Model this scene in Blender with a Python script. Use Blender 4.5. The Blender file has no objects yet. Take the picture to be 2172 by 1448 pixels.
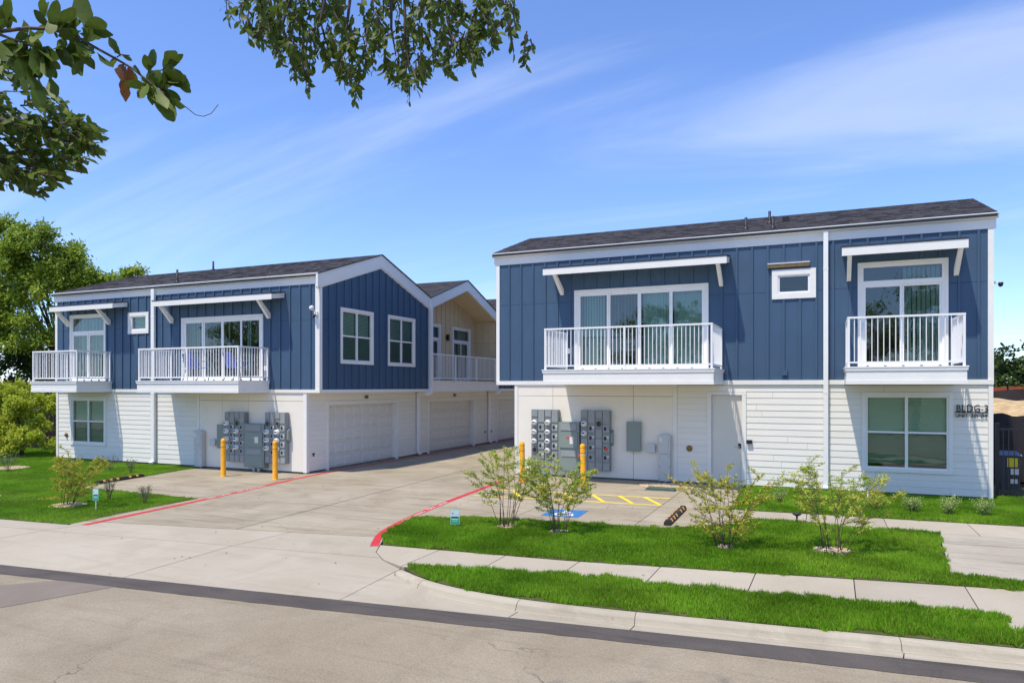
import bpy, math, random
import numpy as np
from mathutils import Vector, Matrix
random.seed(7)
RNG = np.random.default_rng(7)
R = math.radians
SC = bpy.context.scene
COL = SC.collection

# ------------------------------------------------------------------ camera
EYE = 2.75
cam_d = bpy.data.cameras.new('camera')
cam = bpy.data.objects.new('camera', cam_d); COL.objects.link(cam)
cam_d.sensor_width = 36.0
cam_d.lens = 25.03
cam_d.shift_y = 96.0 / 2172.0
cam_d.clip_start = 0.05
cam_d.clip_end = 3000
cam.location = (0, 0, EYE)
cam.rotation_euler = (R(90), 0, R(23.7))
SC.camera = cam

# ------------------------------------------------------------------ sky and sun
SUN_L = Vector((0.46, 1.0, -2.5)).normalized()
SUN_EL = math.asin(-SUN_L.z)
SUN_AZ = math.atan2(-SUN_L.x, -SUN_L.y)
world = bpy.data.worlds.new('World'); SC.world = world
world.use_nodes = True
wt = world.node_tree; wt.nodes.clear()
def wn(t): return wt.nodes.new(t)
out = wn('ShaderNodeOutputWorld'); bg = wn('ShaderNodeBackground')
sky = wn('ShaderNodeTexSky'); sky.sky_type = 'NISHITA'; sky.sun_disc = False
sky.sun_elevation = SUN_EL; sky.sun_rotation = SUN_AZ
sky.altitude = 150; sky.air_density = 1.0; sky.dust_density = 0.0; sky.ozone_density = 3.5
tc = wn('ShaderNodeTexCoord')
sep = wn('ShaderNodeSeparateXYZ'); wt.links.new(tc.outputs['Generated'], sep.inputs[0])
def wmath(op, a, b=None, clamp=False):
    n = wn('ShaderNodeMath'); n.operation = op; n.use_clamp = clamp
    for i, v in enumerate((a, b)):
        if v is None: continue
        if isinstance(v, (int, float)): n.inputs[i].default_value = v
        else: wt.links.new(v, n.inputs[i])
    return n.outputs[0]
zc = wmath('ADD', wmath('MAXIMUM', sep.outputs['Z'], 0.0), 0.22)
cx = wmath('DIVIDE', sep.outputs['X'], zc); cy = wmath('DIVIDE', sep.outputs['Y'], zc)
comb = wn('ShaderNodeCombineXYZ'); wt.links.new(cx, comb.inputs[0]); wt.links.new(cy, comb.inputs[1])
mp = wn('ShaderNodeMapping'); mp.inputs['Rotation'].default_value = (0, 0, R(10)); mp.inputs['Scale'].default_value = (0.55, 1.5, 1)
mp.inputs['Location'].default_value = (1.62, 1.02, 0)
wt.links.new(comb.outputs[0], mp.inputs[0])
n1 = wn('ShaderNodeTexNoise'); n1.inputs['Scale'].default_value = 0.9; n1.inputs['Detail'].default_value = 9; n1.inputs['Roughness'].default_value = 0.56; n1.inputs['Distortion'].default_value = 0.9
wt.links.new(mp.outputs[0], n1.inputs['Vector'])
rp = wn('ShaderNodeValToRGB'); rp.color_ramp.elements[0].position = 0.43; rp.color_ramp.elements[1].position = 0.72
rp.color_ramp.interpolation = 'EASE'
wt.links.new(n1.outputs[0], rp.inputs[0])
cmask = wmath('MULTIPLY', rp.outputs[0], 0.33)
mx = wn('ShaderNodeMix'); mx.data_type = 'RGBA'
wt.links.new(cmask, mx.inputs[0]); 
hs = wn('ShaderNodeHueSaturation'); hs.inputs['Saturation'].default_value = 1.0; hs.inputs['Value'].default_value = 1.0
wt.links.new(sky.outputs[0], hs.inputs['Color'])
gm_ = wn('ShaderNodeGamma'); gm_.inputs[1].default_value = 0.92; wt.links.new(hs.outputs[0], gm_.inputs[0])
tn = wn('ShaderNodeMix'); tn.data_type = 'RGBA'; tn.blend_type = 'MULTIPLY'; tn.inputs[0].default_value = 1.0
wt.links.new(gm_.outputs[0], tn.inputs[6]); tn.inputs[7].default_value = (0.875, 1.0, 1.34, 1)
wt.links.new(tn.outputs[2], mx.inputs[6]); mx.inputs[7].default_value = (5.2, 5.6, 6.2, 1)
wt.links.new(mx.outputs[2], bg.inputs['Color']); bg.inputs['Strength'].default_value = 0.15
wt.links.new(bg.outputs[0], out.inputs[0])

sun_d = bpy.data.lights.new('sun', 'SUN'); sun_d.energy = 3.75; sun_d.angle = R(1.0); sun_d.color = (1.0, 0.905, 0.745)
sun = bpy.data.objects.new('sun', sun_d); COL.objects.link(sun)
sun.rotation_euler = SUN_L.to_track_quat('-Z', 'Y').to_euler(); sun.location = (-5, -10, 25)
SC.view_settings.view_transform = 'Standard'; SC.view_settings.look = 'None'
SC.view_settings.exposure = 0.42; SC.view_settings.gamma = 1.0; SC.view_settings.use_curve_mapping = False
SC.render.engine = 'CYCLES'
SC.cycles.max_bounces = 8; SC.cycles.transparent_max_bounces = 16

# ------------------------------------------------------------------ materials
MATS = {}
def nodes_of(m):
    m.use_nodes = True
    nt = m.node_tree
    return nt, nt.nodes['Principled BSDF']
def mat(name, col, rough=0.6, var=0.08, scale=4.0, bump=0.0, bscale=60.0, metal=0.0, spec=0.4, stretch=(1, 1, 1), rand=0.0):
    """painted/solid surface: base colour with soft noise variation, optional grain bump"""
    if name in MATS: return MATS[name]
    m = bpy.data.materials.new(name); nt, p = nodes_of(m)
    p.inputs['Roughness'].default_value = rough; p.inputs['Metallic'].default_value = metal
    p.inputs['Specular IOR Level'].default_value = spec
    g = nt.nodes.new('ShaderNodeNewGeometry')
    mpn = nt.nodes.new('ShaderNodeMapping'); mpn.inputs['Scale'].default_value = stretch
    nt.links.new(g.outputs['Position'], mpn.inputs[0])
    n = nt.nodes.new('ShaderNodeTexNoise'); n.inputs['Scale'].default_value = scale; n.inputs['Detail'].default_value = 6; n.inputs['Roughness'].default_value = 0.65
    nt.links.new(mpn.outputs[0], n.inputs['Vector'])
    r = nt.nodes.new('ShaderNodeValToRGB')
    r.color_ramp.elements[0].position = 0.3; r.color_ramp.elements[1].position = 0.7
    r.color_ramp.elements[0].color = [max(0, c * (1 - var)) for c in col] + [1]
    r.color_ramp.elements[1].color = [min(1, c * (1 + var)) for c in col] + [1]
    nt.links.new(n.outputs[0], r.inputs[0])
    src = r.outputs[0]
    if rand:
        oi = nt.nodes.new('ShaderNodeObjectInfo')
        mr = nt.nodes.new('ShaderNodeMapRange'); mr.inputs[3].default_value = 1 - rand; mr.inputs[4].default_value = 1 + rand
        nt.links.new(oi.outputs['Random'], mr.inputs[0])
        h = nt.nodes.new('ShaderNodeHueSaturation'); nt.links.new(mr.outputs[0], h.inputs['Value']); nt.links.new(src, h.inputs['Color'])
        src = h.outputs[0]
    nt.links.new(src, p.inputs['Base Color'])
    if bump:
        b = nt.nodes.new('ShaderNodeBump'); b.inputs['Strength'].default_value = bump; b.inputs['Distance'].default_value = 0.01
        n2 = nt.nodes.new('ShaderNodeTexNoise'); n2.inputs['Scale'].default_value = bscale; n2.inputs['Detail'].default_value = 4
        nt.links.new(mpn.outputs[0], n2.inputs['Vector']); nt.links.new(n2.outputs[0], b.inputs['Height'])
        nt.links.new(b.outputs[0], p.inputs['Normal'])
    MATS[name] = m
    return m

def ground_mat(name, col, dark, light, streak=0.0, fine=160.0, fine_amt=0.25, rough=0.85, crack=0.0, rand=0.04, stain=0.5):
    """concrete / asphalt: blotches, drag streaks, grain, pits, optional cracks"""
    m = bpy.data.materials.new(name); nt, p = nodes_of(m); L = nt.links
    p.inputs['Roughness'].default_value = rough; p.inputs['Specular IOR Level'].default_value = 0.25
    g = nt.nodes.new('ShaderNodeNewGeometry')
    def noise(scale, detail=5, rg=0.6, st=(1, 1, 1), rot=0, dist=0):
        mp_ = nt.nodes.new('ShaderNodeMapping'); mp_.inputs['Scale'].default_value = st; mp_.inputs['Rotation'].default_value = (0, 0, rot)
        L.new(g.outputs['Position'], mp_.inputs[0])
        n = nt.nodes.new('ShaderNodeTexNoise'); n.inputs['Scale'].default_value = scale; n.inputs['Detail'].default_value = detail
        n.inputs['Roughness'].default_value = rg; n.inputs['Distortion'].default_value = dist
        L.new(mp_.outputs[0], n.inputs['Vector']); return n.outputs[0]
    def ramp(src, a, b, c0=(0, 0, 0), c1=(1, 1, 1)):
        r = nt.nodes.new('ShaderNodeValToRGB'); r.color_ramp.elements[0].position = a; r.color_ramp.elements[1].position = b
        r.color_ramp.elements[0].color = (*c0, 1); r.color_ramp.elements[1].color = (*c1, 1); L.new(src, r.inputs[0]); return r.outputs[0]
    def mix(f, a, b, mode='MIX', fac=None):
        x = nt.nodes.new('ShaderNodeMix'); x.data_type = 'RGBA'; x.blend_type = mode
        if f is None: x.inputs[0].default_value = fac
        else: L.new(f, x.inputs[0])
        for i, v in ((6, a), (7, b)):
            if isinstance(v, tuple): x.inputs[i].default_value = (*v, 1)
            else: L.new(v, x.inputs[i])
        return x.outputs[2]
    c = mix(ramp(noise(0.55, 6, 0.62, dist=0.6), 0.36, 0.66), col, light)
    st_ = ramp(noise(0.8, 7, 0.7, dist=1.2), 0.52, 0.74)
    sm = nt.nodes.new('ShaderNodeMath'); sm.operation = 'MULTIPLY'; sm.inputs[1].default_value = stain; L.new(st_, sm.inputs[0])
    c = mix(sm.outputs[0], c, dark)
    if streak:
        s1 = ramp(noise(1.0, 6, 0.7, (0.35, 5.0, 1), R(12)), 0.52, 0.66)
        s2 = nt.nodes.new('ShaderNodeMath'); s2.operation = 'MULTIPLY'; s2.inputs[1].default_value = streak; L.new(s1, s2.inputs[0])
        c = mix(s2.outputs[0], c, dark)
    fn = noise(fine, 3, 0.7)
    c = mix(None, c, ramp(fn, 0.3, 0.7, (1 - fine_amt,) * 3, (1 + 0 * fine_amt,) * 3), 'MULTIPLY', 1.0)
    if crack:
        v = nt.nodes.new('ShaderNodeTexVoronoi'); v.feature = 'DISTANCE_TO_EDGE'; v.inputs['Scale'].default_value = 0.33
        nz = nt.nodes.new('ShaderNodeTexNoise'); nz.inputs['Scale'].default_value = 2.2; nz.inputs['Detail'].default_value = 6; L.new(g.outputs['Position'], nz.inputs['Vector'])
        ad = nt.nodes.new('ShaderNodeVectorMath'); ad.operation = 'MULTIPLY_ADD'; ad.inputs[1].default_value = (1.1, 1.1, 0)
        L.new(nz.outputs['Color'], ad.inputs[0]); L.new(g.outputs['Position'], ad.inputs[2]); L.new(ad.outputs[0], v.inputs['Vector'])
        ck = ramp(v.outputs['Distance'], 0.0, 0.006, (1, 1, 1), (0, 0, 0))
        msk = ramp(noise(0.4, 2), 0.5, 0.6)
        mm = nt.nodes.new('ShaderNodeMath'); mm.operation = 'MULTIPLY'; L.new(ck, mm.inputs[0]); L.new(msk, mm.inputs[1])
        m2 = nt.nodes.new('ShaderNodeMath'); m2.operation = 'MULTIPLY'; m2.inputs[1].default_value = crack; L.new(mm.outputs[0], m2.inputs[0])
        c = mix(m2.outputs[0], c, tuple(x * 0.35 for x in dark))
    pit = ramp(noise(9.0, 2, 0.5), 0.74, 0.77)
    pm = nt.nodes.new('ShaderNodeMath'); pm.operation = 'MULTIPLY'; pm.inputs[1].default_value = 0.45; L.new(pit, pm.inputs[0])
    c = mix(pm.outputs[0], c, dark)
    oi = nt.nodes.new('ShaderNodeObjectInfo'); mr = nt.nodes.new('ShaderNodeMapRange'); mr.inputs[3].default_value = 1 - rand; mr.inputs[4].default_value = 1 + rand
    L.new(oi.outputs['Random'], mr.inputs[0])
    h = nt.nodes.new('ShaderNodeHueSaturation'); L.new(mr.outputs[0], h.inputs['Value']); L.new(c, h.inputs['Color'])
    L.new(h.outputs[0], p.inputs['Base Color'])
    b = nt.nodes.new('ShaderNodeBump'); b.inputs['Strength'].default_value = 0.35; b.inputs['Distance'].default_value = 0.006
    L.new(fn, b.inputs['Height']); L.new(b.outputs[0], p.inputs['Normal'])
    MATS[name] = m
    return m

def attr_mat(name, cols, rough=0.6, trans=0.0, spec=0.3, noise_scale=0.0, noise_amt=0.0, bump=0.0):
    """colour by the per-face attribute 'rnd' (foliage, grass, shingles, stones)"""
    m = bpy.data.materials.new(name); nt, p = nodes_of(m); L = nt.links
    a = nt.nodes.new('ShaderNodeAttribute'); a.attribute_name = 'rnd'
    r = nt.nodes.new('ShaderNodeValToRGB')
    els = r.color_ramp.elements
    for i, (pos, c) in enumerate(cols):
        e = els[i] if i < 2 else els.new(pos)
        e.position = pos; e.color = (*c, 1)
    L.new(a.outputs['Fac'], r.inputs[0]); src = r.outputs[0]
    if noise_amt:
        g = nt.nodes.new('ShaderNodeNewGeometry')
        n = nt.nodes.new('ShaderNodeTexNoise'); n.inputs['Scale'].default_value = noise_scale; n.inputs['Detail'].default_value = 4
        L.new(g.outputs['Position'], n.inputs['Vector'])
        mr = nt.nodes.new('ShaderNodeMapRange'); mr.inputs[1].default_value = 0.3; mr.inputs[2].default_value = 0.7
        mr.inputs[3].default_value = 1 - noise_amt; mr.inputs[4].default_value = 1 + noise_amt; L.new(n.outputs[0], mr.inputs[0])
        h = nt.nodes.new('ShaderNodeHueSaturation'); L.new(mr.outputs[0], h.inputs['Value']); L.new(src, h.inputs['Color']); src = h.outputs[0]
    L.new(src, p.inputs['Base Color']); p.inputs['Roughness'].default_value = rough; p.inputs['Specular IOR Level'].default_value = spec
    if trans:
        t = nt.nodes.new('ShaderNodeBsdfTranslucent'); L.new(src, t.inputs['Color'])
        ms = nt.nodes.new('ShaderNodeMixShader'); ms.inputs[0].default_value = trans
        L.new(p.outputs[0], ms.inputs[1]); L.new(t.outputs[0], ms.inputs[2])
        L.new(ms.outputs[0], nt.nodes['Material Output'].inputs[0])
    MATS[name] = m
    return m

def glass_mat(name, tint, refl=1.0):
    m = bpy.data.materials.new(name); m.use_nodes = True; nt = m.node_tree; nt.nodes.clear(); L = nt.links
    o = nt.nodes.new('ShaderNodeOutputMaterial'); t = nt.nodes.new('ShaderNodeBsdfTransparent'); t.inputs[0].default_value = (*tint, 1)
    g = nt.nodes.new('ShaderNodeBsdfGlossy'); g.inputs['Roughness'].default_value = 0.02; g.inputs[0].default_value = (0.9, 0.97, 0.95, 1)
    f = nt.nodes.new('ShaderNodeFresnel'); f.inputs[0].default_value = 1.55
    mm = nt.nodes.new('ShaderNodeMath'); mm.operation = 'MULTIPLY_ADD'; mm.inputs[1].default_value = refl; mm.inputs[2].default_value = 0.05; L.new(f.outputs[0], mm.inputs[0])
    ms = nt.nodes.new('ShaderNodeMixShader'); L.new(mm.outputs[0], ms.inputs[0]); L.new(t.outputs[0], ms.inputs[1]); L.new(g.outputs[0], ms.inputs[2])
    # faint waviness of float glass
    gm = nt.nodes.new('ShaderNodeNewGeometry'); nz = nt.nodes.new('ShaderNodeTexNoise'); nz.inputs['Scale'].default_value = 1.6; nz.inputs['Detail'].default_value = 2
    L.new(gm.outputs['Position'], nz.inputs['Vector'])
    b = nt.nodes.new('ShaderNodeBump'); b.inputs['Strength'].default_value = 0.06; b.inputs['Distance'].default_value = 0.05
    L.new(nz.outputs[0], b.inputs['Height']); L.new(b.outputs[0], g.inputs['Normal'])
    L.new(ms.outputs[0], o.inputs[0]); MATS[name] = m
    return m

WHITE = mat('white_trim_paint', (0.79, 0.775, 0.735), 0.5, 0.03, 3, 0.04, 120)
SIDING = mat('white_siding_paint', (0.775, 0.75, 0.685), 0.6, 0.045, 1.2, 0.10, 90, stretch=(0.5, 0.5, 5), rand=0.015)
PANELW = mat('white_panel_paint', (0.79, 0.75, 0.665), 0.65, 0.03, 1.5, 0.12, 110)
BLUE = mat('blue_siding_paint', (0.047, 0.094, 0.164), 0.55, 0.07, 2.0, 0.16, 150, stretch=(1, 1, 0.4), rand=0.02)
TAN = mat('tan_siding_paint', (0.62, 0.50, 0.31), 0.6, 0.05, 2.0, 0.1, 110)
VINYL = mat('white_vinyl', (0.80, 0.80, 0.79), 0.35, 0.02, 3)
RAILM = mat('white_powder_coat', (0.80, 0.80, 0.80), 0.35, 0.02, 4)
GARAGE = mat('garage_door_paint', (0.70, 0.675, 0.62), 0.5, 0.03, 1.5, 0.08, 140)
DOORG = mat('grey_door_paint', (0.68, 0.65, 0.57), 0.45, 0.03, 2)
FOUND = mat('foundation_concrete', (0.20, 0.17, 0.135), 0.9, 0.3, 5, 0.3, 40)
INTER = mat('room_shade_colour', (0.018, 0.02, 0.02), 0.9, 0.3, 3)  # near-black colour stands in for the shade of unlit rooms
BLIND = mat('blind_slats', (0.78, 0.80, 0.70), 0.6, 0.03, 3)
BLINDV = mat('blind_vanes', (0.66, 0.74, 0.69), 0.6, 0.05, 3)
GLASS = glass_mat('window_glass', (0.74, 0.91, 0.78), 0.9)
GLASSS = glass_mat('screened_glass', (0.46, 0.60, 0.50), 0.9)
GLASSD = glass_mat('slider_glass', (0.56, 0.72, 0.68), 1.25)
BLACK = mat('black_metal', (0.015, 0.015, 0.017), 0.4, 0.1, 10)
DRIP = mat('black_drip_edge', (0.02, 0.02, 0.025), 0.5, 0.1, 10)
PIPE = mat('vent_pipe', (0.014, 0.014, 0.017), 0.5, 0.1, 10)
GREYM = mat('meter_grey_enamel', (0.21, 0.235, 0.24), 0.42, 0.07, 5, rand=0.04)
GREYL = mat('meter_grey_panel', (0.27, 0.295, 0.30), 0.42, 0.06, 6, rand=0.06)
GREYG = mat('greenish_grey_enamel', (0.215, 0.265, 0.245), 0.42, 0.05, 5)
GREYP = mat('pedestal_plastic', (0.52, 0.535, 0.53), 0.5, 0.04, 5)
METERW = mat('meter_cover_white', (0.72, 0.73, 0.72), 0.25, 0.04, 20, spec=0.6)
LABELM = mat('paper_label', (0.72, 0.70, 0.66), 0.6, 0.06, 30)
REDL = mat('red_label', (0.6, 0.06, 0.04), 0.5, 0.1, 30)
YELLOW = mat('bollard_yellow', (0.86, 0.40, 0.012), 0.5, 0.16, 14, 0.1, 60)
BRASS = mat('aged_brass', (0.24, 0.13, 0.045), 0.4, 0.2, 14, metal=0.6)
RUBBER = mat('black_rubber', (0.03, 0.026, 0.024), 0.8, 0.3, 12, 0.3, 60)
STOPY = mat('reflector_yellow', (0.85, 0.42, 0.06), 0.5, 0.15, 20)
REDP = mat('red_fire_lane_paint', (0.52, 0.032, 0.042), 0.7, 0.22, 5, 0.2, 90)
WPAINT = mat('white_marking_paint', (0.72, 0.70, 0.68), 0.75, 0.16, 14)
YPAINT = mat('yellow_marking_paint', (0.80, 0.60, 0.05), 0.75, 0.12, 8)
BPAINT = mat('blue_marking_paint', (0.035, 0.16, 0.40), 0.75, 0.15, 8)
CONC = ground_mat('driveway_concrete', (0.335, 0.288, 0.208), (0.185, 0.15, 0.102), (0.43, 0.38, 0.292), streak=0.6, rand=0.09, stain=0.55)
CONCW = ground_mat('sidewalk_concrete', (0.43, 0.38, 0.295), (0.29, 0.24, 0.17), (0.49, 0.44, 0.355), streak=0.0, rand=0.07, stain=0.3)
CONCA = ground_mat('apron_concrete', (0.425, 0.38, 0.295), (0.30, 0.255, 0.185), (0.485, 0.44, 0.355), streak=0.25, rand=0.03, stain=0.35)
CONCB = ground_mat('broom_concrete', (0.41, 0.37, 0.30), (0.25, 0.21, 0.155), (0.50, 0.46, 0.39), streak=0.9, rand=0.05, stain=0.4)
KERBM = ground_mat('kerb_concrete', (0.43, 0.385, 0.30), (0.24, 0.19, 0.13), (0.50, 0.455, 0.365), streak=0.3, rand=0.05, stain=0.5)
ROADM = ground_mat('road_asphalt_aged', (0.335, 0.282, 0.20), (0.235, 0.192, 0.135), (0.41, 0.352, 0.258), streak=0.35, fine=50, fine_amt=0.40, crack=0.8, stain=0.5)
STRIPM = ground_mat('road_asphalt_new', (0.10, 0.087, 0.08), (0.06, 0.052, 0.049), (0.15, 0.13, 0.117), streak=0.6, fine=60, fine_amt=0.45, stain=0.5)
PATCHM = ground_mat('road_asphalt_patch', (0.225, 0.188, 0.155), (0.165, 0.137, 0.113), (0.27, 0.23, 0.19), fine=90, fine_amt=0.35, stain=0.3)
SOIL = mat('lawn_soil', (0.075, 0.085, 0.025), 0.95, 0.35, 6, 0.3, 30)
GROUNDM = mat('distant_ground', (0.12, 0.12, 0.06), 0.95, 0.3, 0.3)
DIRT = mat('straw_dirt', (0.46, 0.34, 0.19), 0.95, 0.35, 3, 0.6, 14)
FABRIC = mat('silt_fence_fabric', (0.022, 0.018, 0.022), 0.75, 0.3, 4, 0.3, 20)
FENCEW = mat('fence_wood', (0.075, 0.035, 0.022), 0.85, 0.35, 6, 0.3, 30, stretch=(4, 4, 0.5), rand=0.25)
BARK = mat('tree_bark', (0.10, 0.075, 0.055), 0.9, 0.35, 8, 0.5, 30, stretch=(1, 1, 0.3))
TWIG = mat('shrub_stem', (0.13, 0.075, 0.05), 0.8, 0.3, 20)
TWIGG = mat('branch_twig', (0.09, 0.065, 0.06), 0.8, 0.3, 20)
CHAIRB = mat('chair_blue_plastic', (0.12, 0.17, 0.55), 0.4, 0.05, 8)
CHAIRL = mat('chair_dark_leg', (0.02, 0.02, 0.02), 0.4, 0.1, 8)
BRICKF = mat('far_red_panel', (0.30, 0.06, 0.025), 0.8, 0.25, 4)
STONE = attr_mat('pale_stone', [(0.0, (0.36, 0.26, 0.16)), (1.0, (0.62, 0.52, 0.38))], 0.9, noise_scale=20, noise_amt=0.15)
SHING = attr_mat('roof_shingle', [(0.0, (0.036, 0.034, 0.038)), (0.45, (0.048, 0.045, 0.050)), (0.8, (0.058, 0.052, 0.055)), (1.0, (0.044, 0.045, 0.053))], 0.9, noise_scale=60, noise_amt=0.25)
GRASSM = attr_mat('grass_blade', [(0.0, (0.10, 0.25, 0.010)), (0.5, (0.20, 0.41, 0.02)), (0.93, (0.31, 0.49, 0.04)), (1.0, (0.44, 0.40, 0.12))], 0.55, 0.42, 0.2, 0.9, 0.22)
LEAFS = attr_mat('shrub_leaf', [(0.0, (0.19, 0.29, 0.035)), (0.45, (0.36, 0.47, 0.07)), (0.8, (0.58, 0.58, 0.09)), (1.0, (0.72, 0.52, 0.08))], 0.5, 0.35, 0.35)
LEAFY = attr_mat('shrub_leaf_yellowish', [(0.0, (0.24, 0.29, 0.035)), (0.45, (0.44, 0.46, 0.055)), (0.8, (0.62, 0.54, 0.065)), (1.0, (0.72, 0.42, 0.05))], 0.5, 0.35, 0.35)
LEAFG = attr_mat('sage_leaf', [(0.0, (0.09, 0.12, 0.06)), (1.0, (0.26, 0.29, 0.17))], 0.6, 0.2, 0.3)
LEAFB = attr_mat('box_leaf', [(0.0, (0.14, 0.25, 0.05)), (1.0, (0.48, 0.58, 0.20))], 0.5, 0.25, 0.3)
LEAFT = attr_mat('tree_leaf', [(0.0, (0.12, 0.20, 0.024)), (0.5, (0.30, 0.41, 0.045)), (1.0, (0.52, 0.56, 0.07))], 0.5, 0.35, 0.35)
LEAFL = attr_mat('bright_bush_leaf', [(0.0, (0.27, 0.36, 0.035)), (0.5, (0.47, 0.56, 0.06)), (1.0, (0.68, 0.66, 0.09))], 0.5, 0.4, 0.3)
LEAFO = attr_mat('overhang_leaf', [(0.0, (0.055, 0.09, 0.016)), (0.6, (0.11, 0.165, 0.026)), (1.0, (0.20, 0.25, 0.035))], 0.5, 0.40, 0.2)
LEAFF = attr_mat('far_tree_leaf', [(0.0, (0.03, 0.06, 0.015)), (1.0, (0.11, 0.17, 0.04))], 0.6, 0.25, 0.2)
LEAF1 = mat('near_leaf_green', (0.095, 0.145, 0.022), 0.5, 0.25, 30, spec=0.2, rand=0.3)
LEAF2 = mat('near_leaf_brown', (0.20, 0.085, 0.03), 0.6, 0.3, 30, rand=0.2)
for m_ in (LEAF1, LEAF2):
    nt = m_.node_tree; p = nt.nodes['Principled BSDF']
    t = nt.nodes.new('ShaderNodeBsdfTranslucent'); nt.links.new(p.inputs['Base Color'].links[0].from_socket, t.inputs['Color'])
    ms = nt.nodes.new('ShaderNodeMixShader'); ms.inputs[0].default_value = 0.3
    nt.links.new(p.outputs[0], ms.inputs[1]); nt.links.new(t.outputs[0], ms.inputs[2]); nt.links.new(ms.outputs[0], nt.nodes['Material Output'].inputs[0])

# ------------------------------------------------------------------ object helpers
OFF = {}
def off(parent):
    return OFF.get(parent.name, Vector((0, 0, 0))) if parent else Vector((0, 0, 0))
def add(name, me, parent=None, m=None):
    o = bpy.data.objects.new(name, me); COL.objects.link(o)
    if parent: o.parent = parent
    OFF[o.name] = off(parent)
    if m and not me.materials: me.materials.append(m)
    return o
def tag(o, label=None, cat=None, group=None, kind=None):
    if label: o['label'] = label
    if cat: o['category'] = cat
    if group: o['group'] = group
    if kind: o['kind'] = kind
    return o
def thing(name, label, cat, loc, group=None):
    o = bpy.data.objects.new(name, None); COL.objects.link(o); o.location = loc
    o.empty_display_size = 0.2
    OFF[o.name] = Vector(loc)
    return tag(o, label, cat, group)
def smooth(me): 
    me.polygons.foreach_set('use_smooth', [True] * len(me.polygons))
class MB:
    """collects shapes, builds one mesh (world coordinates)"""
    def __init__(s): s.v = []; s.f = []; s.sm = []
    def poly(s, vs, fs, smooth_=False):
        n = len(s.v); s.v += [tuple(v) for v in vs]; s.f += [tuple(i + n for i in f) for f in fs]; s.sm += [smooth_] * len(fs)
    def box(s, x0, x1, y0, y1, z0, z1):
        if x0 > x1: x0, x1 = x1, x0
        if y0 > y1: y0, y1 = y1, y0
        if z0 > z1: z0, z1 = z1, z0
        s.poly([(x0, y0, z0), (x1, y0, z0), (x1, y1, z0), (x0, y1, z0), (x0, y0, z1), (x1, y0, z1), (x1, y1, z1), (x0, y1, z1)],
               [(0, 3, 2, 1), (4, 5, 6, 7), (0, 1, 5, 4), (1, 2, 6, 5), (2, 3, 7, 6), (3, 0, 4, 7)])
    def tube(s, pts, rads, n=8, cap=True):
        pts = [Vector(p) for p in pts]; k = len(pts)
        if not isinstance(rads, (list, tuple)): rads = [rads] * k
        vs = []; fs = []
        ref = None
        for i, p in enumerate(pts):
            t = (pts[min(i + 1, k - 1)] - pts[max(i - 1, 0)])
            t = t.normalized() if t.length > 1e-9 else Vector((0, 0, 1))
            if ref is None: ref = Vector((1, 0, 0)) if abs(t.x) < 0.8 else Vector((0, 1, 0))
            a = (ref - t * ref.dot(t)).normalized(); b = t.cross(a); ref = a
            for j in range(n):
                an = 2 * math.pi * j / n
                vs.append(p + (a * math.cos(an) + b * math.sin(an)) * rads[i])
        for i in range(k - 1):
            for j in range(n):
                fs.append((i * n + j, i * n + (j + 1) % n, (i + 1) * n + (j + 1) % n, (i + 1) * n + j))
        s.poly(vs, fs, True)
        if cap:
            base = len(s.v) - len(vs)
            s.f.append(tuple(base + j for j in reversed(range(n)))); s.f.append(tuple(base + (k - 1) * n + j for j in range(n))); s.sm += [False, False]
    def lathe(s, c, prof, n=16, axis='z'):
        vs = []; fs = []
        for r, h in prof:
            for j in range(n):
                a = 2 * math.pi * j / n
                d = (r * math.cos(a), r * math.sin(a), h)
                if axis == 'y': d = (d[0], -h, d[1])      # axis towards -Y
                if axis == 'x': d = (h, d[0], d[1])
                vs.append((c[0] + d[0], c[1] + d[1], c[2] + d[2]))
        for i in range(len(prof) - 1):
            for j in range(n):
                fs.append((i * n + j, i * n + (j + 1) % n, (i + 1) * n + (j + 1) % n, (i + 1) * n + j))
        s.poly(vs, fs, True)
        base = len(s.v) - len(vs); k = len(prof)
        s.f.append(tuple(base + j for j in reversed(range(n)))); s.f.append(tuple(base + (k - 1) * n + j for j in range(n))); s.sm += [False, False]
    def prism(s, pts, z0, z1):
        """ground polygon extruded z0..z1 (z1 may be a function of x, y)"""
        n = len(pts); zt = z1 if callable(z1) else (lambda x, y: z1)
        vs = [(x, y, (z0 if not callable(z1) else zt(x, y) + z0)) for x, y in pts] + [(x, y, zt(x, y)) for x, y in pts]
        s.poly(vs, [tuple(reversed(range(n))), tuple(range(n, 2 * n))] + [(i, (i + 1) % n, n + (i + 1) % n, n + i) for i in range(n)])
    def build(s, name, m, parent=None):
        o_ = off(parent)
        me = bpy.data.meshes.new(name); me.from_pydata([(a - o_.x, b - o_.y, c - o_.z) for a, b, c in s.v], [], s.f)
        me.polygons.foreach_set('use_smooth', s.sm); me.update()
        return add(name, me, parent, m)
def box(name, x0, x1, y0, y1, z0, z1, m, parent=None):
    b = MB(); b.box(x0, x1, y0, y1, z0, z1); return b.build(name, m, parent)

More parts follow.
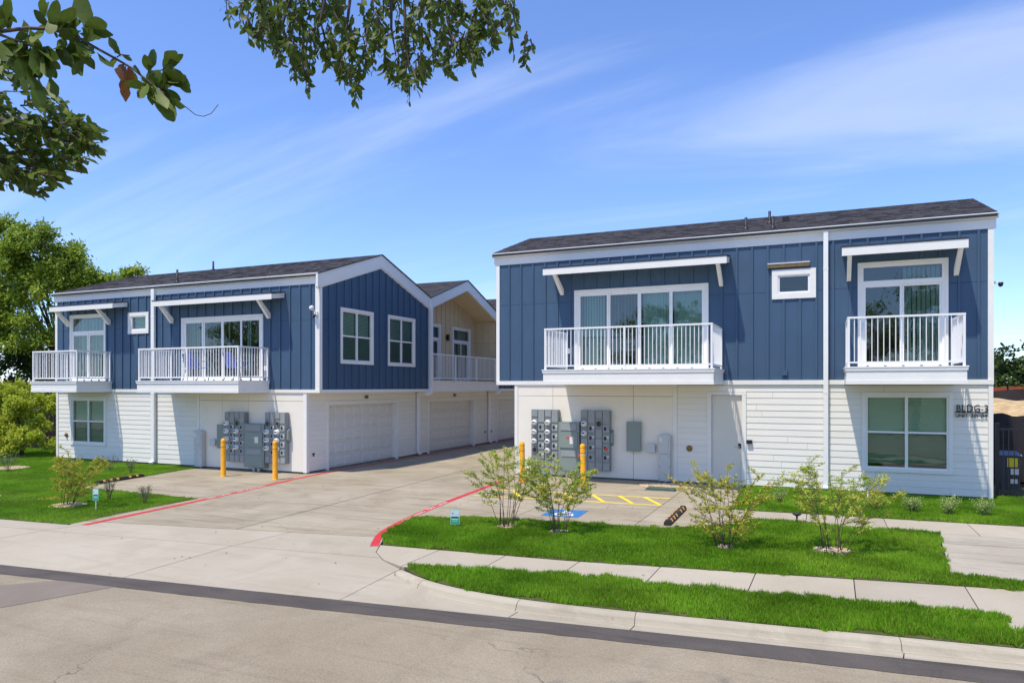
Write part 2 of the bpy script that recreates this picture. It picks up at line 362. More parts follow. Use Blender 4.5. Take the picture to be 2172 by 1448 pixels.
class Face:
    """a wall plane: u along the wall, v = z, w = distance out of the wall. axis 'y': faces -Y at y=pos; 'x': faces +X at x=pos"""
    def __init__(s, axis, pos): s.a = axis; s.p = pos
    def pt(s, u, v, w): return (u, s.p - w, v) if s.a == 'y' else (s.p + w, u, v)
    def box(s, mb, u0, u1, v0, v1, w0, w1):
        if s.a == 'y': mb.box(u0, u1, s.p - w1, s.p - w0, v0, v1)
        else: mb.box(s.p + w0, s.p + w1, u0, u1, v0, v1)
    def prism(s, mb, pts, w0, w1):
        n = len(pts)
        vs = [s.pt(u, v, w0) for u, v in pts] + [s.pt(u, v, w1) for u, v in pts]
        mb.poly(vs, [tuple(reversed(range(n))), tuple(range(n, 2 * n))] + [(i, (i + 1) % n, n + (i + 1) % n, n + i) for i in range(n)])
    def wedge(s, mb, u0, u1, v0, v1, wb, wt):
        vs = [s.pt(u0, v0, 0), s.pt(u1, v0, 0), s.pt(u1, v0, wb), s.pt(u0, v0, wb), s.pt(u0, v1, 0), s.pt(u1, v1, 0), s.pt(u1, v1, wt), s.pt(u0, v1, wt)]
        mb.poly(vs, [(0, 1, 2, 3), (7, 6, 5, 4), (3, 2, 6, 7), (0, 3, 7, 4), (1, 5, 6, 2), (0, 4, 5, 1)])
def fb(face, name, u0, u1, v0, v1, w0, w1, m, parent):
    b = MB(); face.box(b, u0, u1, v0, v1, w0, w1); return b.build(name, m, parent)

def cut(u0, u1, v0, v1, holes):
    """rectangle minus holes -> list of rectangles"""
    rects = [(u0, u1, v0, v1)]
    for (a, b, c, d) in holes:
        nxt = []
        for (x0, x1, y0, y1) in rects:
            if b <= x0 or a >= x1 or d <= y0 or c >= y1: nxt.append((x0, x1, y0, y1)); continue
            if a > x0: nxt.append((x0, a, y0, y1))
            if b < x1: nxt.append((b, x1, y0, y1))
            xa, xb = max(x0, a), min(x1, b)
            if c > y0: nxt.append((xa, xb, y0, c))
            if d < y1: nxt.append((xa, xb, d, y1))
        rects = nxt
    return [r for r in rects if r[1] - r[0] > 0.01 and r[3] - r[2] > 0.006]

def lap_siding(face, u0, u1, v0, v1, pitch, holes, m, parent, name='siding_board'):
    v = v0
    while v < v1 - 0.01:
        vt = min(v + pitch, v1)
        jts = []; x_ = u0 + random.uniform(0.9, 3.6)
        while x_ < u1 - 0.4: jts.append((x_ - 0.002, x_ + 0.002, v - 1, vt + 1)); x_ += 3.66
        for r in cut(u0, u1, v, vt, list(holes) + jts):
            b = MB(); j = random.uniform(-0.001, 0.001)
            wb = 0.0165 + j * 0.7 if abs(r[2] - v) < 1e-6 else 0.014
            face.wedge(b, r[0], r[1], r[2] + 0.003, r[3] + 0.0, wb, 0.007 + j)
            b.build(name, m, parent)
        v = vt
def board_batten(face, u0, u1, v0, top, holes, seam, m, parent, pitch=0.406, start=None, bw=0.055):
    """sheet panels 1.22 m wide with a horizontal seam, and one batten every pitch; top(u) gives the upper edge"""
    us = [u0]; x = u0 + (start if start is not None else pitch)
    bats = []
    while x < u1 - 0.05: bats.append(x); x += pitch
    for i, x in enumerate(bats):
        if i % 3 == 2: us.append(x)
    us.append(u1)
    peak = getattr(top, 'peak', None)
    for a, b in zip(us[:-1], us[1:]):
        for (lo, hi) in ((v0, seam - 0.004), (seam + 0.004, None)):
            if hi is not None:
                for r in cut(a + 0.001, b - 0.001, lo, hi, holes):
                    fb(face, 'panel', *r, 0, 0.014, m, parent)
            else:
                hh = min(top(a), top(b))
                flat = max([h[3] for h in holes] + [seam + 0.05]); flat = min(flat, hh - 0.02)
                for r in cut(a + 0.001, b - 0.001, lo, flat, holes):
                    fb(face, 'panel', *r, 0, 0.014, m, parent)
                pts = [(a + 0.001, flat), (b - 0.001, flat), (b - 0.001, top(b))]
                if peak is not None and a < peak < b: pts.append((peak, top(peak)))
                pts.append((a + 0.001, top(a)))
                q = MB(); face.prism(q, pts, 0, 0.0142); q.build('panel', m, parent)
    for x in bats:
        a, b = x - bw / 2, x + bw / 2
        for r in cut(a, b, v0, min(top(a), top(b)), holes):
            fb(face, 'batten', *r, 0.0145, 0.044, m, parent)

def hblind(face, u0, u1, v0, v1, w, parent, m=BLIND, pitch=0.045):
    mb = MB(); v = v0
    while v < v1:
        mb.poly([face.pt(u0, v, w + 0.012), face.pt(u1, v, w + 0.012), face.pt(u1, v + pitch * 0.86, w - 0.012), face.pt(u0, v + pitch * 0.86, w - 0.012)], [(0, 1, 2, 3)])
        v += pitch
    return tag(mb.build('blind', m, parent), kind='stuff')
def vblind(face, u0, u1, v0, v1, w, parent, m=BLINDV, pitch=0.085, ang=0.5):
    mb = MB(); u = u0
    while u < u1 - 0.02:
        a = ang + random.uniform(-0.12, 0.12); h = pitch * 0.52
        du, dw = h * math.cos(a), h * math.sin(a)
        mb.poly([face.pt(u - du + h, v0, w - dw), face.pt(u + du + h, v0, w + dw), face.pt(u + du + h, v1, w + dw), face.pt(u - du + h, v1, w - dw)], [(0, 1, 2, 3)])
        u += pitch
    return tag(mb.build('vertical_blind', m, parent), kind='stuff')

def casing(face, u0, u1, v0, v1, t, d, m, parent, name):
    """picture-frame casing as one mesh"""
    mb = MB()
    face.box(mb, u0, u0 + t, v0 + t, v1 - t, -0.03, d); face.box(mb, u1 - t, u1, v0 + t, v1 - t, -0.03, d)
    face.box(mb, u0, u1, v0, v0 + t, -0.03, d + 0.002); face.box(mb, u0, u1, v1 - t, v1, -0.03, d + 0.002)
    return mb.build(name, m, parent)

def window(face, u0, u1, v0, v1, parent, cols=2, rows=2, blind='h', t=0.09, split=None, name='window', glass=None, lower_open=False, back=True):
    """casing outside u0..u1 x v0..v1; sash frame and panes inside"""
    glass = glass or GLASS
    w = casing(face, u0, u1, v0, v1, t, 0.05, WHITE, parent, name)
    a0, a1, b0, b1 = u0 + t, u1 - t, v0 + t, v1 - t
    f = 0.045
    s = MB()
    for (x0, x1, y0, y1) in ((a0, a0 + f, b0, b1), (a1 - f, a1, b0, b1), (a0 + f, a1 - f, b0, b0 + f), (a0 + f, a1 - f, b1 - f, b1)):
        face.box(s, x0, x1, y0, y1, -0.06, 0.022)
    s.build('sash_frame', VINYL, w)
    cu = [a0 + f + (a1 - a0 - 2 * f) * i / cols for i in range(cols + 1)]
    rs = [b0 + f] + (split or [b0 + (b1 - b0) * i / rows for i in range(1, rows)]) + [b1 - f]
    for c in cu[1:-1]: fb(face, 'mullion', c - 0.035, c + 0.035, b0 + f, b1 - f, -0.055, 0.018, VINYL, w)
    for r_ in rs[1:-1]:
        for i in range(cols):
            x0 = cu[i] + (0.035 if i else 0); x1 = cu[i + 1] - (0.035 if i < cols - 1 else 0)
            fb(face, 'meeting_rail', x0, x1, r_ - 0.025, r_ + 0.025, -0.05, 0.014, VINYL, w)
    for i in range(cols):
        for j in range(len(rs) - 1):
            x0 = cu[i] + (0.035 if i else 0); x1 = cu[i + 1] - (0.035 if i < cols - 1 else 0)
            y0 = rs[j] + (0.025 if j else 0); y1 = rs[j + 1] - (0.025 if j < len(rs) - 2 else 0)
            wz = -0.028 if j < len(rs) - 2 or len(rs) == 2 else -0.014
            q = MB(); q.poly([face.pt(x0, y0, wz), face.pt(x1, y0, wz), face.pt(x1, y1, wz), face.pt(x0, y1, wz)], [(0, 1, 2, 3)])
            q.build('pane', GLASSS if (j == 0 and len(rs) == 3 and glass is GLASS) else glass, w)
    if blind == 'h': hblind(face, a0 + 0.03, a1 - 0.03, b0 + (0.12 if lower_open else 0.03), b1 - 0.03, -0.10, w)
    if blind == 'v': vblind(face, a0 + 0.03, a1 - 0.03, b0 + 0.03, b1 - 0.03, -0.14, w)
    return w

def slider(face, u0, u1, v0, v1, parent, cols, transom=None, vanes=(), t=0.085, handle_at=None, label=None):
    """sliding glass door: casing, frame, stiles, panes, vertical blinds over given u ranges"""
    w = MB()
    face.box(w, u0, u0 + t, v0, v1 - t, -0.03, 0.05); face.box(w, u1 - t, u1, v0, v1 - t, -0.03, 0.05); face.box(w, u0, u1, v1 - t, v1, -0.03, 0.052)
    w = w.build('sliding_door', WHITE, parent)
    a0, a1, b0, b1 = u0 + t, u1 - t, v0, v1 - t
    f = 0.05; s = MB()
    for (x0, x1, y0, y1) in ((a0, a0 + f, b0, b1), (a1 - f, a1, b0, b1), (a0 + f, a1 - f, b0, b0 + 0.07), (a0 + f, a1 - f, b1 - f, b1)):
        face.box(s, x0, x1, y0, y1, -0.09, 0.025)
    s.build('door_frame', VINYL, w)
    top = b1 - f
    if transom:
        fb(face, 'transom_bar', a0 + f, a1 - f, transom, transom + 0.11, -0.08, 0.022, VINYL, w)
        q = MB(); q.poly([face.pt(a0 + f, transom + 0.11, -0.02), face.pt(a1 - f, transom + 0.11, -0.02), face.pt(a1 - f, top, -0.02), face.pt(a0 + f, top, -0.02)], [(0, 1, 2, 3)])
        q.build('pane', GLASSD, w); top = transom
    cu = [a0 + f + (a1 - a0 - 2 * f) * i / cols for i in range(cols + 1)]
    for i in range(cols):
        x0, x1 = cu[i], cu[i + 1]; st = 0.05
        wz = 0.0 if i in (0, cols - 1) and cols > 2 or (cols == 2 and i == 0) else -0.035
        q = MB()
        for r in ((x0, x0 + st, b0 + 0.07, top), (x1 - st, x1, b0 + 0.07, top), (x0 + st, x1 - st, b0 + 0.07, b0 + 0.15), (x0 + st, x1 - st, top - 0.055, top)):
            face.box(q, *r, wz - 0.03, wz + 0.012)
        q.build('door_sash', VINYL, w)
        q = MB(); q.poly([face.pt(x0 + st, b0 + 0.15, wz - 0.01), face.pt(x1 - st, b0 + 0.15, wz - 0.01), face.pt(x1 - st, top - 0.055, wz - 0.01), face.pt(x0 + st, top - 0.055, wz - 0.01)], [(0, 1, 2, 3)])
        q.build('pane', GLASSD, w)
    if handle_at is not None:
        h = MB(); h.tube([face.pt(handle_at, v0 + 0.95, 0.02), face.pt(handle_at, v0 + 0.97, 0.05), face.pt(handle_at, v0 + 1.13, 0.05), face.pt(handle_at, v0 + 1.15, 0.02)], 0.012, 6)
        h.build('handle', VINYL, w)
    for (x0, x1, pitch, ang) in vanes:
        vblind(face, x0, x1, b0 + 0.08, b1 - 0.06, -0.2, w, pitch=pitch, ang=ang)
    return w

def balcony(face, u0, u1, depth, z0, z1, rail, parent, npick, mids=(), sides=True, name='balcony', nside=14):
    """cantilevered deck with stepped fascia; railing of posts, rails and single balusters"""
    d = MB()
    face.box(d, u0, u1, z0 + 0.095, z1 - 0.095, 0.0, depth)
    face.box(d, u0 - 0.012, u1 + 0.012, z0, z0 + 0.095, 0.0, depth + 0.012)
    bal = d.build(name, WHITE, parent)
    fb(face, 'deck_cap', u0 - 0.022, u1 + 0.022, z1 - 0.095, z1 - 0.03, 0.0, depth + 0.022, WHITE, bal)
    fb(face, 'deck_edge', u0 - 0.035, u1 + 0.035, z1 - 0.03, z1, 0.0, depth + 0.035, WHITE, bal)
    e = 0.05; wf = depth - e; zt = rail; zb = z1 + 0.10
    def post(u, w):
        fb(face, 'rail_post', u - 0.026, u + 0.026, z1, zt - 0.021, w - 0.026, w + 0.026, RAILM, bal)
    for u in [u0 + e, u1 - e] + list(mids): post(u, wf)
    fb(face, 'top_rail', u0 + e - 0.03, u1 - e + 0.03, zt - 0.02, zt + 0.025, wf - 0.03, wf + 0.03, RAILM, bal)
    fb(face, 'bottom_rail', u0 + e + 0.027, u1 - e - 0.027, zb - 0.018, zb + 0.02, wf - 0.018, wf + 0.018, RAILM, bal)
    me = None
    def bal_at(u, w):
        nonlocal me
        p = Vector(face.pt(u, zb + 0.02, w)) - off(bal)
        if me is None:
            me = bpy.data.meshes.new('baluster'); h = zt - 0.02 - zb - 0.02; r = 0.0095
            vs = [(-r, -r, 0), (r, -r, 0), (r, r, 0), (-r, r, 0), (-r, -r, h), (r, -r, h), (r, r, h), (-r, r, h)]
            me.from_pydata(vs, [], [(0, 3, 2, 1), (4, 5, 6, 7), (0, 1, 5, 4), (1, 2, 6, 5), (2, 3, 7, 6), (3, 0, 4, 7)]); me.materials.append(RAILM)
        o = add('baluster', me, bal); o.location = p
    segs = sorted([u0 + e] + list(mids) + [u1 - e])
    L = u1 - u0 - 2 * e
    for a, b in zip(segs[:-1], segs[1:]):
        k = max(2, round(npick * (b - a) / L))
        for i in range(1, k): bal_at(a + (b - a) * i / k, wf)
    if sides:
        for u in (u0 + e, u1 - e):
            post(u, 0.05)
            fb(face, 'top_rail', u - 0.03, u + 0.03, zt - 0.019, zt + 0.024, 0.0, wf - 0.031, RAILM, bal)
            fb(face, 'bottom_rail', u - 0.018, u + 0.018, zb - 0.018, zb + 0.02, 0.077, wf - 0.027, RAILM, bal)
            for i in range(1, nside): bal_at(u, 0.05 + (wf - 0.05) * i / nside)
    return bal

def awning(face, u0, u1, depth, zf0, zf1, zw, brackets, bw_z, parent):
    """flat canopy with white fascia, black drip edge and diagonal brackets"""
    q = MB()
    a, b = u0, u1; d = depth; t0 = zw - 0.16
    vs = [face.pt(a, t0, 0.04), face.pt(b, t0, 0.04), face.pt(b, zf0 + 0.02, d - 0.03), face.pt(a, zf0 + 0.02, d - 0.03),
          face.pt(a, zw, 0.04), face.pt(b, zw, 0.04), face.pt(b, zf1 - 0.01, d - 0.03), face.pt(a, zf1 - 0.01, d - 0.03)]
    q.poly(vs, [(0, 1, 2, 3), (7, 6, 5, 4), (0, 4, 5, 1), (1, 5, 6, 2), (2, 6, 7, 3), (3, 7, 4, 0)])
    aw = q.build('awning', WHITE, parent)
    fb(face, 'fascia_board', a - 0.02, b + 0.02, zf0, zf1, d - 0.029, d, WHITE, aw)
    q = MB()
    vs = [face.pt(a - 0.03, zw + 0.003, 0.04), face.pt(b + 0.03, zw + 0.003, 0.04), face.pt(b + 0.03, zf1 + 0.003, d + 0.012), face.pt(a - 0.03, zf1 + 0.003, d + 0.012)]
    vs += [(x, y, z + 0.03) for x, y, z in vs]
    q.poly(vs, [(0, 1, 2, 3), (7, 6, 5, 4), (0, 4, 5, 1), (1, 5, 6, 2), (2, 6, 7, 3), (3, 7, 4, 0)])
    q.build('roofing_sheet', DRIP, aw)
    for u in brackets:
        q = MB(); h = 0.05
        pr = [(0.03, bw_z), (0.03, bw_z + 0.16), (d - 0.18, zf0 + 0.03), (d - 0.04, zf0 + 0.012), (d - 0.10, zf0 - 0.03), (0.10, bw_z)]
        n = len(pr)
        vs = [face.pt(u - h, v, w) for w, v in pr] + [face.pt(u + h, v, w) for w, v in pr]
        q.poly(vs, [tuple(range(n)), tuple(reversed(range(n, 2 * n)))] + [(i, n + i, n + (i + 1) % n, (i + 1) % n) for i in range(n)])
        q.build('bracket', WHITE, aw)
    return aw

def roof_gable(parent, x0, x1, ye0, yr, ye1, ze, zr, shingle_front=True, shingle_back=False, th=0.10):
    """ridge along X; slopes from eaves at y=ye0 and ye1 (z=ze) to ridge (yr, zr)"""
    q = MB()
    q.poly([(x0, ye0, ze - th), (x0, yr, zr - th), (x0, ye1, ze - th), (x0, ye1, ze), (x0, yr, zr), (x0, ye0, ze),
            (x1, ye0, ze - th), (x1, yr, zr - th), (x1, ye1, ze - th), (x1, ye1, ze), (x1, yr, zr), (x1, ye0, ze)],
           [(0, 1, 4, 5), (1, 2, 3, 4), (11, 10, 7, 6), (10, 9, 8, 7), (0, 6, 7, 1), (1, 7, 8, 2), (2, 8, 9, 3), (3, 9, 10, 4), (4, 10, 11, 5), (5, 11, 6, 0)])
    rf = q.build('roof', DRIP, parent)
    def slope(ya, yb):
        vs = []; fs = []; rn = []
        L = math.hypot(yb - ya, zr - ze); n = int(L / 0.145)
        up = Vector((0, (yb - ya), zr - ze)) / L; nr = Vector((0, -(zr - ze) * (1 if yb > ya else -1), abs(yb - ya))).normalized()
        for i in range(n):
            s0 = L * i / n; s1 = min(L, L * (i + 1) / n + 0.015)
            x = x0 - random.uniform(0, 0.3)
            while x < x1:
                wd = random.choice((0.14, 0.2, 0.26, 0.33)); a, b = max(x, x0), min(x + wd, x1); x += wd
                if b - a < 0.02: continue
                h = random.choice((0.007, 0.007, 0.015))
                P = Vector((0, ya, ze))
                k = len(vs)
                for xx, s_, hh in ((a, s0 - 0.0, 0.002), (b, s0, 0.002), (a, s0, h), (b, s0, h), (a, s1, 0.003), (b, s1, 0.003)):
                    v = P + up * s_ + nr * hh; vs.append((xx, v.y, v.z))
                fs += [(k, k + 1, k + 3, k + 2), (k + 2, k + 3, k + 5, k + 4)]
                c = random.random() if random.random() < 0.8 else random.uniform(0, 0.3); rn += [c, c]
        o_ = off(rf)
        me = bpy.data.meshes.new('shingles'); me.from_pydata([(p[0] - o_.x, p[1] - o_.y, p[2] - o_.z) for p in vs], [], fs)
        at = me.attributes.new('rnd', 'FLOAT', 'FACE'); at.data.foreach_set('value', rn)
        tag(add('shingles', me, rf, SHING), kind='stuff')
    if shingle_front: slope(ye0, yr)
    if shingle_back: slope(ye1, yr)
    return rf
def rake(face, pts, t, parent, w0=0.0, w1=0.06, name='rake_board', m=None):
    """one raking board: from (u,v) to (u,v), height t downwards"""
    (a, va), (b, vb) = pts
    q = MB(); face.prism(q, [(a, va - t), (b, vb - t), (b, vb), (a, va)], w0, w1); return q.build(name, m or WHITE, parent)

# ------------------------------------------------------------------ ground, road, paving
SL = 0.1045  # street runs slightly askew of the houses
def street_y(x): return 8.42 + SL * x
def zdrive(x, y):
    n = (y - street_y(x)) / math.hypot(1, SL)
    return -0.10 + 0.10 * min(1, max(0, n / 1.9))
def clip(poly, a, b, c):
    """keep points with a*x+b*y<=c"""
    outp = []
    for i in range(len(poly)):
        p, q = poly[i], poly[(i + 1) % len(poly)]
        dp, dq = a * p[0] + b * p[1] - c, a * q[0] + b * q[1] - c
        if dp <= 0: outp.append(p)
        if (dp < 0 < dq) or (dq < 0 < dp):
            t = dp / (dp - dq); outp.append((p[0] + (q[0] - p[0]) * t, p[1] + (q[1] - p[1]) * t))
    return outp
def area(p): return 0.5 * abs(sum(p[i][0] * p[(i + 1) % len(p)][1] - p[(i + 1) % len(p)][0] * p[i][1] for i in range(len(p))))
def slabs(parent, poly, lines, m, ztop, gap=0.007, name='slab'):
    """split a polygon by joint lines (two points each) and build each piece as a slab with an open joint between"""
    pieces = [poly]
    for (x0, y0), (x1, y1) in lines:
        a, b = (y1 - y0), -(x1 - x0); l = math.hypot(a, b); a /= l; b /= l; c = a * x0 + b * y0
        nxt = []
        for p in pieces:
            for q in (clip(p, a, b, c - gap), clip(p, -a, -b, -c - gap)):
                if len(q) >= 3 and area(q) > 0.02: nxt.append(q)
        pieces = nxt
    for p in pieces:
        # drop duplicates, orient counter-clockwise
        pp = [p[0]]
        for v in p[1:]:
            if math.hypot(v[0] - pp[-1][0], v[1] - pp[-1][1]) > 1e-4: pp.append(v)
        if math.hypot(pp[0][0] - pp[-1][0], pp[0][1] - pp[-1][1]) < 1e-4: pp.pop()
        s_ = sum(pp[i][0] * pp[(i + 1) % len(pp)][1] - pp[(i + 1) % len(pp)][0] * pp[i][1] for i in range(len(pp)))
        if s_ < 0: pp.reverse()
        q = MB(); q.prism(pp, -0.06, ztop if callable(ztop) else (lambda x, y: ztop)); q.build(name, m, parent)
def struct_root(name, loc=(0, 0, 0)):
    o = bpy.data.objects.new(name, None); COL.objects.link(o); o.location = loc; OFF[o.name] = Vector(loc); o['kind'] = 'structure'; return o

g = MB(); g.poly([(-900, -500, -0.16), (900, -500, -0.16), (900, 1500, -0.16), (-900, 1500, -0.16)], [(0, 1, 2, 3)])
tag(g.build('ground', GROUNDM), kind='structure')
def street_quad(n0, n1, z, x0=-70, x1=70):
    k = math.hypot(1, SL)
    return [(x0, street_y(x0) + n0 * k, z), (x1, street_y(x1) + n0 * k, z), (x1, street_y(x1) + n1 * k, z), (x0, street_y(x0) + n1 * k, z)]
q = MB(); q.poly(street_quad(-14, -0.40, -0.104), [(0, 1, 2, 3)]); road = tag(q.build('road', ROADM), kind='structure')
# newer asphalt along the concrete, with a ragged inner edge
q = MB(); vs = []; k = math.hypot(1, SL); N = 400
for i in range(N + 1):
    x = -45 + 75 * i / N
    vs.append((x, street_y(x) - (0.43 + random.uniform(-0.012, 0.012) + 0.02 * math.sin(x * 0.7)) * k, -0.099)); vs.append((x, street_y(x) + random.uniform(-0.004, 0.004), -0.099))
q.poly(vs, [(2 * i, 2 * i + 2, 2 * i + 3, 2 * i + 1) for i in range(N)]); q.build('asphalt_strip', STRIPM, road)
q = MB(); q.poly([(-11.2, 6.05, -0.1), (-9.75, 5.75, -0.1), (-9.28, 7.02, -0.1), (-10.35, 6.93, -0.1)], [(0, 1, 2, 3)]); q.build('asphalt_patch', PATCHM, road)
drive = struct_root('driveway')
J = ((-13.8, 9.87), (-7.35, 10.98))
A_poly = [(-26, street_y(-26)), (-5.95, street_y(-5.95)), (-5.93, 9.25), (-6.45, 9.55), (-6.85, 9.95), (-7.08, 10.4), (-7.36, 10.97), (-13.98, 9.83), (-13.80, 9.45), (-15.67, 9.28), (-26, 8.5)]
kk = 1.9 * k
slabs(drive, A_poly, [((-26, street_y(-26) + kk), (0, street_y(0) + kk)), ((-14.25, 7), (-13.55, 9.42)), ((-9.65, 7.0), (-9.3, 10.2)), ((-19.0, 6), (-18.6, 9.2))], CONCA, zdrive)
D_poly = [(-13.98, 9.86), (-7.37, 10.995), (-7.56, 11.45), (-7.86, 12.3), (-8.02, 13.0), (-8.28, 15.2), (-8.58, 18.7), (-8.9, 20.6), (-8.9, 46), (-15.05, 46), (-15.05, 17.95), (-14.38, 15.5), (-14.12, 12.95)]
slabs(drive, D_poly, [((-10.4, 9), (-11.0, 24)), ((-10.95, 22.75), (-12.0, 46)), ((-14, 16.2), (-8, 17.2)), ((-15.2, 22.6), (-8, 22.9)), ((-15.2, 28), (-8, 28.3)), ((-15.2, 34), (-8, 34.3)), ((-15.2, 40), (-8, 40.3))], CONC, 0.0)
padr = struct_root('parking_pad')
PR = [(-8.005, 13.02), (-7.8, 12.94), (-6.7, 13.27), (-5.75, 13.46), (-4.5, 13.68), (-3.54, 13.70), (-2.16, 14.1), (-1.2, 15.5), (-1.95, 16.6), (-2.05, 20.57), (-8.88, 20.57), (-8.565, 18.7), (-8.265, 15.2)]
slabs(padr, PR, [((-3.46, 13), (-3.46, 20.6)), ((-8.9, 18.6), (-3.47, 18.75)), ((-8.9, 16.0), (-3.47, 16.2)), ((-3.45, 17.6), (-1.8, 17.6)), ((-6.0, 13), (-6.05, 20.6))], CONC, 0.0)
padl = struct_root('parking_pad')
PL = [(-14.135, 12.98), (-14.395, 15.5), (-15.07, 17.93), (-19.42, 17.93), (-19.42, 17.2), (-18.62, 13.05)]
slabs(padl, PL, [((-20, 15.4), (-14, 15.55)), ((-16.9, 12), (-17.1, 18))], CONC, 0.0)
walk = struct_root('walkway')
slabs(walk, [(-1.92, 16.58), (-1.15, 15.52), (-0.4, 15.63), (0.43, 15.34), (1.95, 15.47), (9, 15.6), (9, 17.15)], [((1.13, 15), (1.13, 17)), ((2.63, 15), (2.63, 17)), ((-0.35, 15), (-0.35, 17)), ((4.1, 15), (4.1, 18)), ((5.6, 15), (5.6, 18))], CONCW, 0.0)
slabs(walk, [(1.97, 15.455), (1.70, 12.13), (2.6, 12.15), (9, 12.75), (9, 15.585)], [((1, 13.35), (9, 13.75)), ((1, 13.75), (9, 14.2)), ((1, 14.75), (9, 15.0))], CONCB, 0.0)
side = struct_root('sidewalk')
SW = [(-7.07, 10.42), (-6.84, 9.96), (-6.43, 9.56), (-5.92, 9.30), (-4.87, 9.58), (-3.46, 9.80), (-1.38, 9.98), (1.14, 10.19), (1.94, 10.22), (1.92, 9.64), (9, 10.2), (9, 12.25), (2.5, 11.6), (-3.75, 10.66)]
slabs(side, SW, [((-5.95, 9), (-5.95, 12)), ((-4.75, 9), (-4.77, 12)), ((-3.54, 9), (-3.54, 12)), ((-2.31, 9), (-2.29, 12)), ((-0.96, 9), (-0.92, 12)), ((0.36, 9), (0.39, 12)), ((1.72, 9), (1.78, 12)), ((3.1, 9), (3.2, 13)), ((4.5, 9), (4.6, 13))], CONCW, 0.0)

# kerb: back edge follows the verge, rolled face down to the gutter
kerb = struct_root('kerb')
KP = [(-5.92, 9.28), (-5.78, 9.13), (-5.49, 8.92), (-5.0, 8.70), (-4.4, 8.545), (-3.7, 8.47), (-2.9, 8.49), (-2.07, 8.56), (0, 8.78), (2, 8.995), (5, 9.31), (9, 9.73)]
def resample(P, step):
    outp = []
    for a, b in zip(P[:-1], P[1:]):
        n = max(1, int(math.dist(a, b) / step))
        for i in range(n): outp.append((a[0] + (b[0] - a[0]) * i / n, a[1] + (b[1] - a[1]) * i / n))
    outp.append(P[-1]); return outp
def smooth_path(P, it=2):
    for _ in range(it):
        q_ = [P[0]]
        for a, b in zip(P[:-1], P[1:]):
            q_ += [(a[0] * .75 + b[0] * .25, a[1] * .75 + b[1] * .25), (a[0] * .25 + b[0] * .75, a[1] * .25 + b[1] * .75)]
        q_.append(P[-1]); P = q_
    return P
KPs = resample(smooth_path(KP), 0.08)
def kerb_piece(i0, i1):
    vs = []; fs = []
    for i in range(i0, i1 + 1):
        x, y = KPs[i]
        a = KPs[max(0, i - 1)]; b = KPs[min(len(KPs) - 1, i + 1)]
        tx, ty = b[0] - a[0], b[1] - a[1]; l = math.hypot(tx, ty); nx, ny = ty / l, -tx / l   # towards street
        s_ = min(1, i / 8)
        top = 0.008 * s_ - 0.0 + (1 - s_) * (-0.05)
        zg = min(zdrive(x + nx * .2, y + ny * .2), -0.095) if i > 3 else -0.098
        prof = [(-0.01, -0.12), (-0.01, top - 0.003), (0.015, top + 0.003), (0.07, top), (0.105, top - 0.012), (0.13, top - 0.035), (0.145, top - 0.065), (0.165, zg + 0.006), (0.19, zg), (0.19, -0.16)]
        for d, z in prof: vs.append((x + nx * d, y + ny * d, z))
    P = len(prof)
    for i in range(i1 - i0):
        for j in range(P - 1): fs.append((i * P + j, i * P + j + 1, (i + 1) * P + j + 1, (i + 1) * P + j))
    n0 = (i1 - i0) * P
    fs += [tuple(reversed(range(P))), tuple(n0 + j for j in range(P))]
    q_ = MB(); q_.poly(vs, fs); q_.build('kerb_stone', KERBM, kerb)
cuts = [0]
for X in (-5.2, -3.55, -2.08, 0.75, 3.5, 6.2, 9):
    cuts.append(min(range(len(KPs)), key=lambda i: abs(KPs[i][0] - X)))
def kerb_gap(i0, i1):
    global KPs
    save = list(KPs)
    # pull the end of the piece back by 8 mm for the open joint
    a, b = KPs[i1 - 1], KPs[i1]; l = math.dist(a, b); KPs[i1] = (b[0] - (b[0] - a[0]) / l * 0.008, b[1] - (b[1] - a[1]) / l * 0.008)
    kerb_piece(i0, i1); KPs = save
for a, b in zip(cuts[:-1], cuts[1:]): kerb_gap(a, b)
# gutter pan between kerb face and asphalt
gut_pts = []
for i, (x, y) in enumerate(KPs):
    a = KPs[max(0, i - 1)]; b = KPs[min(len(KPs) - 1, i + 1)]; tx, ty = b[0] - a[0], b[1] - a[1]; l = math.hypot(tx, ty)
    gut_pts.append((x + ty / l * 0.17, y - tx / l * 0.17))
GP = [(p[0], p[1]) for p in gut_pts if p[0] > -5.9]
gut_poly = [(-5.94, street_y(-5.94)), (9.0, street_y(9.0))] + list(reversed(GP)) + [(-5.92, 9.1)]
def zgut(x, y):
    w_ = min(1, max(0, 1 - (x + 5.94) / 1.3)); return zdrive(x, y) * w_ - 0.0975 * (1 - w_)
slabs(kerb, gut_poly, [((-3.62, 7.5), (-3.5, 9)), ((-2.14, 7.5), (-2.03, 9)), ((0.70, 8), (0.82, 9)), ((3.45, 8), (3.6, 10)), ((6.2, 8.4), (6.35, 10))], KERBM, zgut, name='gutter_slab')

